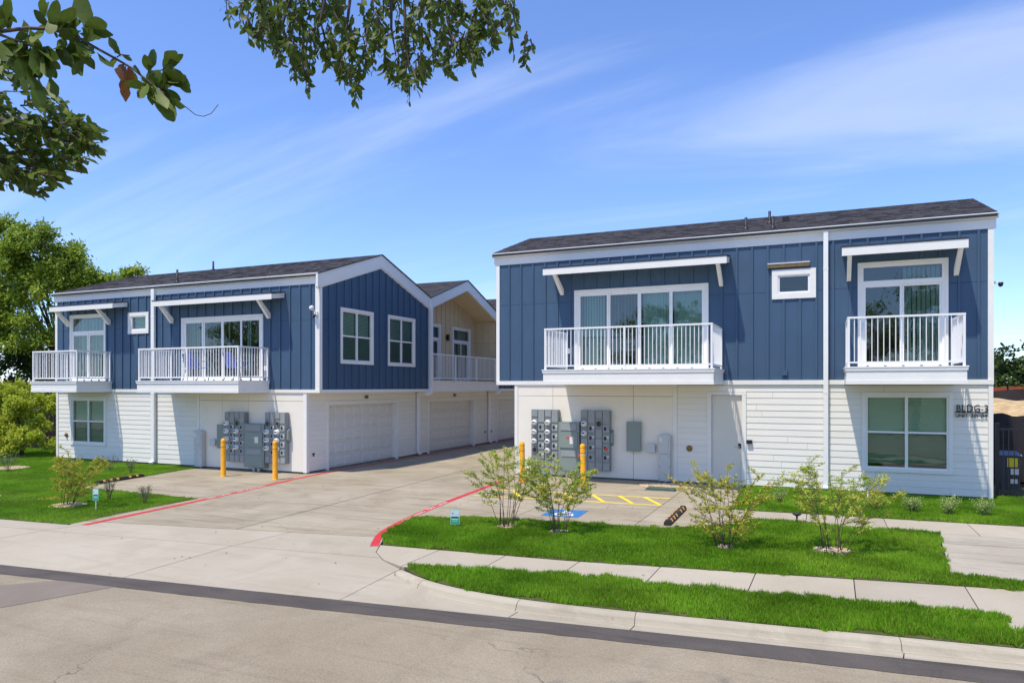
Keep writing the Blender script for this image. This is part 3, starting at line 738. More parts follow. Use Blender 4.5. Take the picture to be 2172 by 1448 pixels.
# lawns: soil sheet + blades
VERGE = [(-5.86, 9.27), (-5.46, 8.96), (-4.95, 8.74), (-4.35, 8.58), (-3.7, 8.51), (-2.9, 8.52), (-2.07, 8.60), (0, 8.82), (2, 9.03), (5, 9.35), (8.9, 9.76), (8.9, 10.15), (1.90, 9.62), (1.92, 10.20), (1.14, 10.16), (-1.38, 9.955), (-3.46, 9.775), (-4.87, 9.55)]
MAINL = [(-7.05, 10.45), (-7.34, 10.98), (-7.54, 11.45), (-7.84, 12.3), (-7.78, 12.90), (-6.7, 13.24), (-5.75, 13.43), (-4.5, 13.65), (-3.54, 13.67), (-2.16, 14.07), (-1.17, 15.49), (-0.43, 15.60), (0.43, 15.31), (1.94, 15.44), (1.67, 12.11), (2.6, 12.12), (8.9, 12.7), (8.9, 12.27), (2.5, 11.63), (-3.75, 10.69)]
FARL = [(-2.02, 20.55), (-1.90, 16.62), (8.9, 17.17), (8.9, 21.2), (3.85, 21.2), (3.8, 20.55)]
LEFTL = [(-13.86, 9.47), (-14.18, 12.94), (-18.62, 13.02), (-19.46, 17.2), (-19.46, 17.95), (-27.1, 17.95), (-27.1, 20.6), (-38, 20.6), (-38, 7.8), (-26, 8.53), (-15.67, 9.31)]
MULCH = [(-5.69, 12.72, 0.28), (-4.58, 12.62, 0.25), (-1.54, 12.59, 0.27), (0.14, 13.02, 0.36), (-16.05, 10.98, 0.40), (-19.2, 10.9, 0.42), (-25.2, 15.2, 0.6)]
def inside(P, px, py):
    r = np.zeros(len(px), bool); n = len(P)
    for i in range(n):
        x0, y0 = P[i]; x1, y1 = P[(i + 1) % n]
        c = ((y0 > py) != (y1 > py)) & (px < (x1 - x0) * (py - y0) / (y1 - y0 + 1e-12) + x0); r ^= c
    return r
def vnoise(x, y, s, seed):
    """cheap smooth value noise"""
    rg = np.random.default_rng(seed); G = rg.random((256, 256))
    X = x * s; Y = y * s; xi = np.floor(X).astype(int); yi = np.floor(Y).astype(int); fx = X - xi; fy = Y - yi
    fx = fx * fx * (3 - 2 * fx); fy = fy * fy * (3 - 2 * fy); g_ = lambda a, b: G[a % 256, b % 256]
    return (g_(xi, yi) * (1 - fx) + g_(xi + 1, yi) * fx) * (1 - fy) + (g_(xi, yi + 1) * (1 - fx) + g_(xi + 1, yi + 1) * fx) * fy
def leaf_mesh(name, base, d, nrm, ln, wd, m, parent=None, fold=0.12, rnd=None, kind=None, label=None, cat=None, rnd_leaf=False):
    """arrays of leaves: diamond blades with a fold"""
    N = len(base); d = d / (np.linalg.norm(d, axis=1, keepdims=True) + 1e-9)
    sd = np.cross(d, nrm); sd /= (np.linalg.norm(sd, axis=1, keepdims=True) + 1e-9); up = np.cross(sd, d)
    ln = np.broadcast_to(np.asarray(ln, float), (N,))[:, None]; wd = np.broadcast_to(np.asarray(wd, float), (N,))[:, None]
    o_ = off(parent)
    if rnd_leaf:
        V = np.empty((N, 6, 3)); a1 = base + d * ln * 0.26; a2 = base + d * ln * 0.68 - up * ln * 0.04
        V[:, 0] = base; V[:, 3] = base + d * ln - up * ln * 0.12
        V[:, 1] = a1 + sd * wd * 0.42 + up * wd * fold; V[:, 5] = a1 - sd * wd * 0.42 + up * wd * fold
        V[:, 2] = a2 + sd * wd * 0.46 + up * wd * fold; V[:, 4] = a2 - sd * wd * 0.46 + up * wd * fold
        T = ((0, 1, 5), (1, 2, 4), (1, 4, 5), (2, 3, 4))
    else:
        V = np.empty((N, 4, 3)); mid = base + d * ln * 0.45
        V[:, 0] = base; V[:, 1] = mid + sd * wd * 0.5 + up * wd * fold; V[:, 2] = base + d * ln - up * ln * 0.1; V[:, 3] = mid - sd * wd * 0.5 + up * wd * fold
        T = ((0, 1, 2), (0, 2, 3))
    V -= np.array(o_); nv = V.shape[1]; nt_ = len(T)
    me = bpy.data.meshes.new(name); me.vertices.add(N * nv); me.vertices.foreach_set('co', V.ravel())
    I = np.arange(N) * nv
    tri = np.stack([I + k_ for t_ in T for k_ in t_], 1).ravel()
    me.loops.add(N * nt_ * 3); me.loops.foreach_set('vertex_index', tri.astype(np.int32))
    me.polygons.add(N * nt_); me.polygons.foreach_set('loop_start', np.arange(N * nt_, dtype=np.int32) * 3)
    me.update(calc_edges=True); me.validate()
    rv = RNG.random(N) if rnd is None else rnd
    at = me.attributes.new('rnd', 'FLOAT', 'FACE'); at.data.foreach_set('value', np.repeat(rv, nt_).astype(np.float32))
    return tag(add(name, me, parent, m), label, cat, kind=kind)
def blades(name, P, dens, hmin, hmax, seed, wid=0.008, excl=(), parent=None, box_=None):
    xs = [p[0] for p in P]; ys = [p[1] for p in P]
    if box_: x0, x1, y0, y1 = box_
    else: x0, x1, y0, y1 = min(xs), max(xs), min(ys), max(ys)
    n = int((x1 - x0) * (y1 - y0) * dens); rg = np.random.default_rng(seed)
    px = rg.uniform(x0, x1, n); py = rg.uniform(y0, y1, n); jx = (vnoise(px, py, 3.1, seed + 31) + vnoise(px, py, 8.3, seed + 33) - 1.0) * 0.16; jy = (vnoise(px, py, 2.7, seed + 32) + vnoise(px, py, 9.1, seed + 34) - 1.0) * 0.16
    k_ = inside(P, px + jx, py + jy)
    for (cx_, cy_, r_) in excl:
        dd = np.hypot(px - cx_, (py - cy_)); k_ &= dd > r_ * (0.35 + 0.75 * vnoise(px, py, 7, 3))
    # in front of the camera only
    a = 0.9157 * px + 0.4019 * py; b = -0.4019 * px + 0.9157 * py; k_ &= (np.abs(a / np.maximum(b, 1)) < 0.80)
    thin = vnoise(px, py, 0.9, seed + 21) * 0.6 + vnoise(px, py, 4.5, seed + 22) * 0.4; k_ &= ~((thin < 0.36) & (rg.random(n) < 0.5))
    px = px[k_]; py = py[k_]; N = len(px)
    cl = vnoise(px, py, 1.5, seed + 1) * 0.55 + vnoise(px, py, 3.6, seed + 7) * 0.45; cl = np.clip((cl - 0.5) * 1.7 + 0.5, 0, 1); c2 = vnoise(px, py, 7.0, seed + 2)
    h = hmin + (hmax - hmin) * np.clip(0.15 + 0.75 * (0.55 * cl + 0.45 * c2) + rg.normal(0, 0.16, N), 0, 1.3)
    ang = rg.uniform(0, 2 * np.pi, N); lean = rg.uniform(0.1, 0.75, N)
    flow = vnoise(px, py, 1.3, seed + 5) * 6.3
    ang = np.where(rg.random(N) < 0.55, flow + rg.normal(0, 0.6, N), ang)
    base = np.stack([px, py, np.full(N, 0.0)], 1)
    d = np.stack([np.cos(ang) * lean, np.sin(ang) * lean, np.ones(N)], 1)
    nr = np.stack([rg.normal(0, 1, N), rg.normal(0, 1, N), np.zeros(N)], 1)
    warm = vnoise(px, py, 0.7, seed + 41); rv = np.clip(0.02 + 0.30 * cl + 0.36 * warm + 0.34 * rg.random(N), 0, 0.92); rv[rg.random(N) < 0.035] = 1.0
    return leaf_mesh(name, base, d, nr, h, wid * rg.uniform(0.7, 1.3, N), GRASSM, parent, 0.02, rv, 'stuff')
def lawn_sheet(P):
    q_ = MB(); q_.prism(P, -0.1, 0.006); return tag(q_.build('lawn', SOIL), kind='structure')
for P, dn, h0, h1, sd in ((VERGE, 11000, 0.03, 0.11, 11), (MAINL, 8500, 0.03, 0.105, 12), (FARL, 5200, 0.03, 0.08, 13), (LEFTL, 3600, 0.02, 0.055, 14)):
    s_ = lawn_sheet(P)
    gobj = blades('grass', P, dn, h0, h1, sd, 0.009 if dn > 6000 else 0.012, MULCH)
    tag(gobj, {11: 'strip of long green grass between pavement and kerb', 12: 'thick green lawn around the thin shrubs', 13: 'green grass along the right building', 14: 'short green lawn before the left building'}[sd], 'grass')

# stone mulch rings
def pebbles(name, c, r, n, size, label, z=0.01, m=STONE, sq=1.0):
    vs = []; fs = []; rn = []
    for i in range(n):
        rr = r * math.sqrt(random.random()); a = random.uniform(0, 6.283); x, y = c[0] + rr * math.cos(a), c[1] + rr * math.sin(a) * sq
        s_ = size * random.uniform(0.5, 1.3); k_ = len(vs); ro = random.uniform(0, 3)
        zz = z + 0.04 * (1 - (rr / r) ** 2) * random.random()
        for j in range(5): vs.append((x + s_ * math.cos(ro + j * 1.257), y + s_ * random.uniform(0.6, 1) * math.sin(ro + j * 1.257), zz))
        vs.append((x + s_ * 0.2, y, zz + s_ * random.uniform(0.4, 0.8)))
        for j in range(5): fs.append((k_ + j, k_ + (j + 1) % 5, k_ + 5)); 
        c_ = random.random(); rn += [c_] * 5
    me = bpy.data.meshes.new(name); me.from_pydata(vs, [], fs); at = me.attributes.new('rnd', 'FLOAT', 'FACE'); at.data.foreach_set('value', rn)
    return tag(add(name, me, None, m), label, 'gravel', kind='stuff')
for i, (x, y, r_) in enumerate(MULCH):
    pebbles('stone_mulch', (x, y), r_ * 0.98, int(1400 * r_ * r_ / 0.16), 0.021,
            ('ring of pale stones under the shrub by the yard sign', 'ring of pale stones under the shrub before the blue symbol', 'ring of pale stones under the yellowing shrub by the wheel stop', 'ring of pale stones under the widest shrub', 'ring of stones under the shrub on the left lawn', 'bare stone bed at the left edge of the lawn', 'pale stones at the foot of the bright bush')[i])
pebbles('gravel', (-4.0, 19.75), 0.75, 2600, 0.022, 'brown gravel at the foot of the wall by the pedestal', 0.006, sq=0.8)

# ------------------------------------------------------------------ painted markings
def ribbon(name, pts, width, m, z, parent=None):
    P = resample(smooth_path(pts), 0.25); vs = []; fs = []
    for i, (x, y) in enumerate(P):
        a = P[max(0, i - 1)]; b = P[min(len(P) - 1, i + 1)]; tx, ty = b[0] - a[0], b[1] - a[1]; l = math.hypot(tx, ty)
        w_ = width / 2 * random.uniform(0.94, 1.04)
        vs += [(x - ty / l * w_, y + tx / l * w_, z), (x + ty / l * w_, y - tx / l * w_, z)]
    fs = [(2 * i, 2 * i + 1, 2 * i + 3, 2 * i + 2) for i in range(len(P) - 1)]
    q_ = MB(); q_.poly(vs, fs); return q_.build(name, m, parent)
TXT = {}
def glyph(ch, size, depth=0.004):
    key = (ch, size, depth)
    if key in TXT: return TXT[key]
    cu = bpy.data.curves.new('glyph', 'FONT'); cu.body = ch; cu.size = size; cu.extrude = depth / 2; cu.resolution_u = 3; cu.offset = 0.004 * size
    o = bpy.data.objects.new('glyph', cu); COL.objects.link(o)
    dg = bpy.context.evaluated_depsgraph_get(); dg.update()
    me = bpy.data.meshes.new_from_object(o.evaluated_get(dg)); bpy.data.objects.remove(o)
    xs = [v.co.x for v in me.vertices] or [0]
    TXT[key] = (me, min(xs), max(xs)); return TXT[key]
def letters(text, size, origin, ux, uy, m, parent, name='letter', track=0.12, depth=0.004, width=None, stretch=1.0):
    """each character a mesh; ux, uy = text axes"""
    ux = Vector(ux).normalized(); uy = Vector(uy).normalized(); uz = ux.cross(uy)
    adv = []; x = 0
    for ch in text:
        if ch == ' ': adv.append(None); x += size * 0.4; continue
        me, a, b = glyph(ch, size, depth); adv.append((me, x - a)); x += (b - a) + size * track
    sx = (width / (x - size * track)) if width else stretch
    for a in adv:
        if a is None: continue
        me = a[0]
        if not me.materials: me.materials.append(m)
        o = add(name, me, parent)
        mt = Matrix((ux * sx, uy, uz)).transposed().to_4x4(); mt.translation = Vector(origin) + ux * sx * a[1] - off(parent)
        o.matrix_local = mt
REDR = [(-7.12, 10.30), (-7.50, 10.98), (-7.72, 11.55), (-7.99, 12.85), (-8.15, 14.0), (-8.28, 15.1), (-8.50, 17.6), (-8.66, 19.2)]
LANEL = [(-13.50, 9.56), (-13.83, 12.8), (-14.18, 15.2), (-14.62, 17.6), (-14.72, 23.8), (-14.78, 30), (-14.8, 40)]
rr = ribbon('fire_lane_stripe', REDR, 0.15, REDP, 0.004); tag(rr, kind='structure')
rl = ribbon('fire_lane_stripe', LANEL, 0.16, REDP, 0.004); tag(rl, kind='structure')
def lane_text(text, p0, p1, size, parent, z=0.008):
    d = Vector((p1[0] - p0[0], p1[1] - p0[1], 0)); n = Vector((-d.y, d.x, 0)).normalized()
    letters(text, size, Vector((*p0, z)) - n * size * 0.36, d, n, WPAINT, parent, 'painted_letter', depth=0.0005, width=d.length)
lane_text('NO PARKING', (-7.90, 12.45), (-8.08, 13.60), 0.115, rr)
lane_text('FIRE LANE', (-8.12, 13.8), (-8.24, 14.9), 0.115, rr)
lane_text('FIRE LANE', (-13.87, 13.0), (-13.98, 13.85), 0.115, rl)
lane_text('NO PARKING', (-14.03, 14.15), (-14.20, 15.3), 0.115, rl)
hat = struct_root('access_aisle_markings')
def stripe(p, q_, w_, parent, m=YPAINT, z=0.004, name='painted_line'):
    d = Vector((q_[0] - p[0], q_[1] - p[1])); n = Vector((-d.y, d.x)).normalized() * w_ / 2
    b = MB(); b.poly([(p[0] - n.x, p[1] - n.y, z), (q_[0] - n.x, q_[1] - n.y, z), (q_[0] + n.x, q_[1] + n.y, z), (p[0] + n.x, p[1] + n.y, z)], [(0, 1, 2, 3)]); b.build(name, m, parent)
stripe((-8.15, 17.28), (-3.48, 17.60), 0.09, hat); stripe((-8.15, 16.14), (-3.46, 16.50), 0.09, hat)
for x in (-7.55, -6.85, -6.15, -5.45, -4.76, -4.12):
    stripe((x, 17.30 + (x + 8.15) * 0.068), (x + 0.62, 16.20 + (x + 8.77) * 0.076), 0.10, hat, z=0.0065)
ada = struct_root('accessible_parking_symbol', (-5.15, 14.65, 0))
b = MB(); b.poly([(-5.56, 14.18, 0.004), (-4.74, 14.25, 0.004), (-4.80, 15.16, 0.004), (-5.62, 15.02, 0.004)], [(0, 1, 2, 3)]); b.build('blue_square', BPAINT, ada)
b = MB(); C0 = Vector((-5.14, 14.5))
def arc(b, c, r0, r1, a0, a1, z, n=18):
    vs = []
    for i in range(n + 1):
        a = R(a0 + (a1 - a0) * i / n); vs += [(c[0] + r0 * math.cos(a), c[1] + r0 * math.sin(a), z), (c[0] + r1 * math.cos(a), c[1] + r1 * math.sin(a), z)]
    b.poly(vs, [(2 * i, 2 * i + 1, 2 * i + 3, 2 * i + 2) for i in range(n)])
arc(b, (-5.16, 14.50), 0.15, 0.20, 100, 380, 0.008); b.build('painted_wheel', WPAINT, ada)
b = MB(); arc(b, (-5.24, 14.98), 0.0, 0.055, 0, 360, 0.008); b.build('painted_head', WPAINT, ada)
for p, q_ in (((-5.23, 14.90), (-5.19, 14.62)), ((-5.21, 14.62), (-5.0, 14.62)), ((-5.01, 14.64), (-4.92, 14.38)), ((-5.22, 14.78), (-5.05, 14.78))):
    stripe(p, q_, 0.055, ada, WPAINT, 0.0085, 'painted_figure')
# ------------------------------------------------------------------ buildings
def gutter(face, u0, u1, z0, z1, parent):
    q = MB(); pr = [(0.05, z0), (0.12, z0), (0.14, z0 + 0.03), (0.14, z0 + 0.06), (0.165, z1 - 0.02), (0.165, z1), (0.15, z1), (0.15, z1 - 0.02), (0.06, z1 - 0.03), (0.05, z1 - 0.01)]
    n = len(pr); vs = [face.pt(u0, v, w) for w, v in pr] + [face.pt(u1, v, w) for w, v in pr]
    q.poly(vs, [tuple(range(n)), tuple(reversed(range(n, 2 * n)))] + [(i, n + i, n + (i + 1) % n, (i + 1) % n) for i in range(n)])
    return q.build('gutter', VINYL, parent)
def downspout(face, u, ztop, zmid, zbot, parent, w=0.105, outset=0.0):
    d = MB(); face.box(d, u - w / 2, u + w / 2, zbot + 0.12, ztop, 0.055, 0.135)
    a, b = u - w / 2 + 0.003, u + w / 2 - 0.003
    vs = [face.pt(a, zbot + 0.12, 0.056), face.pt(b, zbot + 0.12, 0.056), face.pt(b, zbot + 0.12, 0.134), face.pt(a, zbot + 0.12, 0.134),
          face.pt(a, zbot + 0.015, 0.20), face.pt(b, zbot + 0.015, 0.20), face.pt(b, zbot + 0.085, 0.25), face.pt(a, zbot + 0.085, 0.25)]
    d.poly(vs, [(0, 3, 2, 1), (4, 5, 6, 7), (0, 1, 5, 4), (1, 2, 6, 5), (2, 3, 7, 6), (3, 0, 4, 7)])
    o = d.build('downspout', VINYL, parent)
    for z in (zmid, ztop - 1.0): fb(face, 'strap', u - w / 2 - 0.004, u + w / 2 + 0.004, z - 0.025, z + 0.025, 0.05, 0.139, VINYL, o)
    return o
def pipe_vent(x, y, z, h, parent, r=0.038):
    q = MB(); q.lathe((x, y, z - 0.08), [(r * 2.6, 0), (r * 2.3, 0.09), (r * 1.15, 0.15), (r, 0.16), (r, h + 0.08), (r * 0.8, h + 0.08)], 12)
    return q.build('vent_pipe', PIPE, parent)
def garage_door(face, u0, u1, v1, parent, cols=8, rows=5, w=-0.16):
    d = fb(face, 'garage_door', u0, u1, 0.012, v1, w - 0.05, w - 0.004, GARAGE, parent)
    fb(face, 'weather_seal', u0, u1, 0.0, 0.011, w - 0.05, w - 0.006, BLACK, d)
    H_ = (v1 - 0.012) / rows; W_ = (u1 - u0) / cols
    for r_ in range(rows):
        fb(face, 'door_section', u0 + 0.003, u1 - 0.003, 0.012 + r_ * H_ + 0.004, 0.012 + (r_ + 1) * H_ - 0.004, w - 0.0035, w + 0.006, GARAGE, d)
        for c in range(cols):
            a, b_ = u0 + c * W_ + 0.055, u0 + (c + 1) * W_ - 0.055; z0, z1 = 0.012 + r_ * H_ + 0.07, 0.012 + (r_ + 1) * H_ - 0.07
            q = MB(); i = 0.032
            vs = [face.pt(a, z0, w + 0.0062), face.pt(b_, z0, w + 0.0062), face.pt(b_, z1, w + 0.0062), face.pt(a, z1, w + 0.0062),
                  face.pt(a + i, z0 + i, w + 0.024), face.pt(b_ - i, z0 + i, w + 0.024), face.pt(b_ - i, z1 - i, w + 0.024), face.pt(a + i, z1 - i, w + 0.024)]
            q.poly(vs, [(4, 5, 6, 7), (0, 1, 5, 4), (1, 2, 6, 5), (2, 3, 7, 6), (3, 0, 4, 7)]); q.build('raised_panel', GARAGE, d)
    return d
def garage_trim(face, u0, u1, v1, parent, t=0.10):
    q = MB()
    face.box(q, u0 - t, u0, 0.0, v1, -0.21, 0.035); face.box(q, u1, u1 + t, 0.0, v1, -0.21, 0.035); face.box(q, u0 - t, u1 + t, v1, v1 + t, -0.21, 0.037)
    return q.build('door_casing', WHITE, parent)

# ---- left building
LB = thing('apartment_building', 'blue and white two storey apartment building with three garages, left of the driveway', 'building', (-20.8, 18.0, 0))
FL = Face('y', 18.0); FU = Face('x', -14.5); FS = Face('x', -15.0)
ZB0, ZB1, ZT = 2.56, 2.66, 5.98
box('room_shade_backing', -26.5, -15.5, 18.5, 37.4, 0.0, 2.55, INTER, LB)  # solid backing behind the glass, room shade put into its colour
box('room_shade_backing', -26.5, -15.0, 18.5, 24.6, 2.56, 6.2, INTER, LB)
box('room_shade_backing', -26.5, -16.2, 24.9, 37.2, 2.56, 6.2, INTER, LB)
box('side_wall', -27.0, -26.9, 18.02, 37.8, 0.0, 6.1, SIDING, LB); box('rear_wall', -26.9, -14.6, 37.7, 37.8, 0.0, 6.1, SIDING, LB)
q = MB(); q.box(-26.98, -14.98 - 0.04, 18.035, 18.4, -0.1, 0.055); q.box(-15.4, -15.03, 18.4, 37.8, -0.1, 0.052); q.build('foundation', FOUND, LB)
Lwin = (-26.16, -24.20, 0.57, 2.36)
cutw = lambda r, t=0.05: (r[0] + t, r[1] - t, r[2] + t, r[3] - t)
lap_siding(FL, -26.86, -19.66, 0.06, ZB0, 0.167, [cutw(Lwin)], SIDING, LB)
fb(FL, 'corner_board', -26.97, -26.861, 0.05, ZB0, 0.0, 0.035, WHITE, LB)
fb(FL, 'trim_board', -19.655, -19.56, 0.05, ZB0, 0.0, 0.03, WHITE, LB)
for a, b_ in ((-19.555, -18.525), (-18.515, -17.365), (-17.355, -15.105)):
    fb(FL, 'wall_panel', a, b_, 0.05, 2.285, 0.0, 0.018, PANELW, LB); fb(FL, 'wall_panel', a, b_, 2.295, ZB0, 0.0, 0.018, PANELW, LB)
q = MB(); FL.box(q, -15.10, -14.965, 0.03, ZB0, 0.0, 0.036); FS.box(q, 18.0, 18.1, 0.03, ZB0, 0.0, 0.035); q.build('corner_board', WHITE, LB)
q = MB(); FL.box(q, -26.97, -14.44, ZB0, ZB1, 0.0, 0.055); FU.box(q, 18.0, 24.72, ZB0, ZB1, 0.0, 0.06); q.build('belly_band', WHITE, LB)
box('soffit', -15.3, -14.51, 18.02, 37.7, 2.565, 2.60, PANELW, LB)
Ld, Lw2, Ls = (-26.18, -24.20, 2.97, 5.45), (-23.02, -21.98, 4.65, 5.41), (-20.38, -16.74, 2.95, 5.12)
flat = lambda z: (lambda u: z)
board_batten(FL, -26.90, -14.62, ZB1, flat(ZT), [cutw(Ld), cutw(Lw2), cutw(Ls)], 4.86, BLUE, LB, start=0.30)
fb(FL, 'corner_board', -27.02, -26.90, ZB1, ZT, 0.0, 0.04, WHITE, LB)
q = MB(); FL.box(q, -14.62, -14.455, ZB1, ZT, 0.0, 0.042); FU.box(q, 18.0, 18.10, ZB1, 5.92, 0.0, 0.043); q.build('corner_board', WHITE, LB)
fb(FL, 'fascia_board', -27.08, -14.44, ZT, 6.23, 0.0, 0.05, WHITE, LB); gutter(FL, -27.12, -14.42, 6.19, 6.305, LB)
window(FL, *Lwin, LB, lower_open=False)
slider(FL, *Ld, LB, 2, transom=4.72, vanes=((-26.02, -24.36, 0.08, 0.25),))
window(FL, *Lw2, LB, cols=1, rows=1, blind=None, t=0.13)
hb = hblind(FL, -22.86, -22.14, 4.80, 5.26, -0.12, LB)
slider(FL, *Ls, LB, 4, vanes=((-20.26, -19.45, 0.085, 0.5), (-19.40, -18.62, 0.09, 1.05), (-18.47, -18.40, 0.09, 0.3), (-17.64, -17.50, 0.09, 0.3)), handle_at=-18.50)
balcony(FL, -26.35, -23.90, 1.36, ZB0 - 0.0, 2.95, 4.01, LB, 19, nside=11)
balcony(FL, -20.90, -16.48, 1.36, ZB0 - 0.0, 2.95, 3.99, LB, 38, mids=(-18.69,), nside=11)
awning(FL, -26.42, -23.05, 0.65, 5.53, 5.71, 5.80, (-26.22, -23.98), 5.02, LB)
awning(FL, -21.05, -15.85, 0.65, 5.49, 5.67, 5.76, (-20.81, -16.47), 4.96, LB)
downspout(FL, -21.68, 6.2, 2.5, 0.02, LB, 0.15)
fb(FL, 'hose_bib', -26.42, -26.36, 0.90, 0.96, 0.02, 0.07, BRASS, LB)
q = MB(); q.lathe((-26.39, 17.975, 0.93), [(0.085, 0), (0.085, 0.012), (0.07, 0.03), (0.03, 0.035), (0.03, 0.07), (0.0, 0.075)], 16, 'y'); q.build('brass_cover', BRASS, LB)
# gable wall over the driveway
PK = 21.34
def gtop(u, pk=PK, half=3.42, ze=5.90, zr=7.0): return ze + (zr - ze) * max(0, 1 - abs(u - pk) / half)
gt = lambda u: gtop(u); gt.peak = PK
w1, w2 = (19.04, 20.88, 3.51, 5.35), (21.80, 23.65, 3.51, 5.36)
board_batten(FU, 18.105, 24.70, ZB1, gt, [cutw(w1), cutw(w2)], 4.86, BLUE, LB, start=0.36)
window(FU, *w1, LB); window(FU, *w2, LB)
for a, b_ in (((17.84, 6.27), (PK, 7.42)), ((PK, 7.42), (24.78, 6.29))):
    rake(FU, (a, b_), 0.43, LB, 0.0, 0.075); 
    rake(FU, ((a[0], a[1] + 0.036), (b_[0], b_[1] + 0.036)), 0.035, LB, -0.05, 0.11, 'drip_edge', DRIP)
    rake(FU, ((a[0], a[1] - 0.40), (b_[0], b_[1] - 0.40)), 0.075, LB, 0.0, 0.045, 'rake_mould')
# second unit, tan, recessed balcony
FT = Face('x', -15.6); PK2 = 28.0
def t2(u): return 5.86 + 1.14 * max(0, 1 - abs(u - PK2) / 3.3)
t2.peak = PK2
d1, d2 = (28.70, 30.50, 3.02, 5.50), (25.55, 27.62, 3.02, 5.50)
board_batten(FT, 24.85, 31.18, 2.98, t2, [cutw(d1), cutw(d2)], 4.86, TAN, LB)
FT2 = Face('y', 31.2); board_batten(FT2, -15.6, -14.55, 2.98, flat(5.9), [], 4.86, TAN, LB, pitch=0.36)
box('party_wall', -15.6, -14.52, 24.76, 24.85, 2.66, 5.95, TAN, LB)
for a, b_ in (((24.8, 5.86), (PK2, 7.0)), ((PK2, 7.0), (31.2, 5.86))):
    q = MB(); q.poly([(-15.6, a[0], a[1]), (-14.5, a[0], a[1]), (-14.5, b_[0], b_[1]), (-15.6, b_[0], b_[1]), (-15.6, a[0], a[1] + .03), (-14.5, a[0], a[1] + .03), (-14.5, b_[0], b_[1] + .03), (-15.6, b_[0], b_[1] + .03)],
                   [(0, 3, 2, 1), (4, 5, 6, 7), (0, 1, 5, 4), (1, 2, 6, 5), (2, 3, 7, 6), (3, 0, 4, 7)]); q.build('ceiling_panel', TAN, LB)
slider(FT, *d1, LB, 2, transom=4.80, vanes=((28.85, 29.5, 0.09, 0.9), (29.65, 30.35, 0.09, 0.4)))
slider(FT, *d2, LB, 2, transom=4.80, vanes=((26.7, 27.5, 0.09, 0.4),))
q = MB(); FT.box(q, 28.10, 28.22, 4.82, 5.10, 0.036, 0.14); FT.box(q, 28.05, 28.27, 4.90, 5.02, 0.036, 0.06); q.build('wall_lamp', BLACK, LB)
for a, b_ in (((24.62, 6.24), (PK2, 7.42)), ((PK2, 7.42), (31.3, 6.24))):
    rake(FU, ((a[0] + (0.17 if a[0] < 25 else 0), a[1] + (0.06 if a[0] < 25 else 0)), b_), 0.43, LB, 0.0, 0.075)
    rake(FU, ((a[0] + (0.17 if a[0] < 25 else 0), a[1] + 0.036 + (0.06 if a[0] < 25 else 0)), (b_[0], b_[1] + 0.036)), 0.035, LB, -0.05, 0.11, 'drip_edge', DRIP)
balcony(FT, 24.95, 31.12, 1.14, ZB0, 3.0, 4.08, LB, 46, mids=(27.0, 29.05), sides=False)
q = MB(); FU.box(q, 24.70, 24.95, ZB0, 5.98, 0.0, 0.05); q.build('corner_board', WHITE, LB)
q = MB(); FU.box(q, 31.12, 31.30, ZB0, 5.98, 0.0, 0.05); q.build('corner_board', WHITE, LB)
# third unit, blue
PK3 = 34.6
def t3(u): return 5.86 + 1.14 * max(0, 1 - abs(u - PK3) / 3.3)
t3.peak = PK3
board_batten(FU, 31.32, 37.7, ZB1, t3, [], 4.86, BLUE, LB)
for a, b_ in (((31.32, 6.24), (PK3, 7.42)), ((PK3, 7.42), (37.9, 6.24))):
    rake(FU, (a, b_), 0.43, LB, 0.0, 0.075); rake(FU, ((a[0], a[1] + 0.036), (b_[0], b_[1] + 0.036)), 0.035, LB, -0.05, 0.11, 'drip_edge', DRIP)
fb(FU, 'belly_band', 31.32, 37.7, ZB0, ZB1, 0.0, 0.06, WHITE, LB)
rf = roof_gable(LB, -27.1, -14.43, 17.86, PK, 24.76, 6.305, 7.45, True, False)
roof_gable(LB, -27.1, -14.43, 24.765, PK2, 31.30, 6.305, 7.45, True, False)
roof_gable(LB, -27.1, -14.43, 31.305, PK3, 37.9, 6.305, 7.45, True, False)
pipe_vent(-22.1, 21.0, 7.34, 0.36, LB); pipe_vent(-20.62, 18.0, 6.36, 0.46, LB)
# garages
GD = ((19.08, 23.14), (25.60, 29.68), (32.30, 36.36))
lap_siding(FS, 18.105, 37.7, 0.06, 2.565, 0.160, [(a - 0.05, b_ + 0.05, 0.0, 2.20) for a, b_ in GD], SIDING, LB)
for a, b_ in GD:
    garage_trim(FS, a, b_, 2.15, LB); garage_door(FS, a, b_, 2.148, LB)
downspout(FS, 24.62, 2.5, 1.4, 0.02, LB, 0.14); downspout(FS, 31.22, 2.5, 1.4, 0.02, LB, 0.14)
for y in (24.55, 31.15): fb(FS, 'downspout_offset', y, y + 0.14, 2.42, 2.54, 0.137, 0.66, VINYL, LB)
q = MB(); FU.box(q, 24.70, 24.84, 2.48, 6.2, 0.06, 0.15); q.build('downspout', VINYL, LB)
for y in (18.30, 30.88, 31.55):
    q = MB()
    for dy, dz in ((-0.03, 0.025), (0.03, 0.025), (0, -0.03)): q.lathe((-14.975, y + dy, 0.58 + dz), [(0.024, 0), (0.024, 0.03), (0.0, 0.035)], 8, 'x')
    q.build('gas_stub', BLACK, LB)
for txt, y in (('401', 21.05), ('402', 27.65)):
    s_ = thing('unit_number', 'dark unit number %s over the %s garage door' % (txt, 'nearest' if txt == '401' else 'second'), 'sign', (-14.97, y, 2.33), 'unit numbers above the garage doors')
    letters(txt, 0.17, (-14.955, y, 2.33), (0, 1, 0), (0, 0, 1), BLACK, s_, 'numeral', depth=0.012)
fb(FL, 'outlet_cover', -16.66, -16.56, 3.28, 3.43, 0.037, 0.075, VINYL, LB)

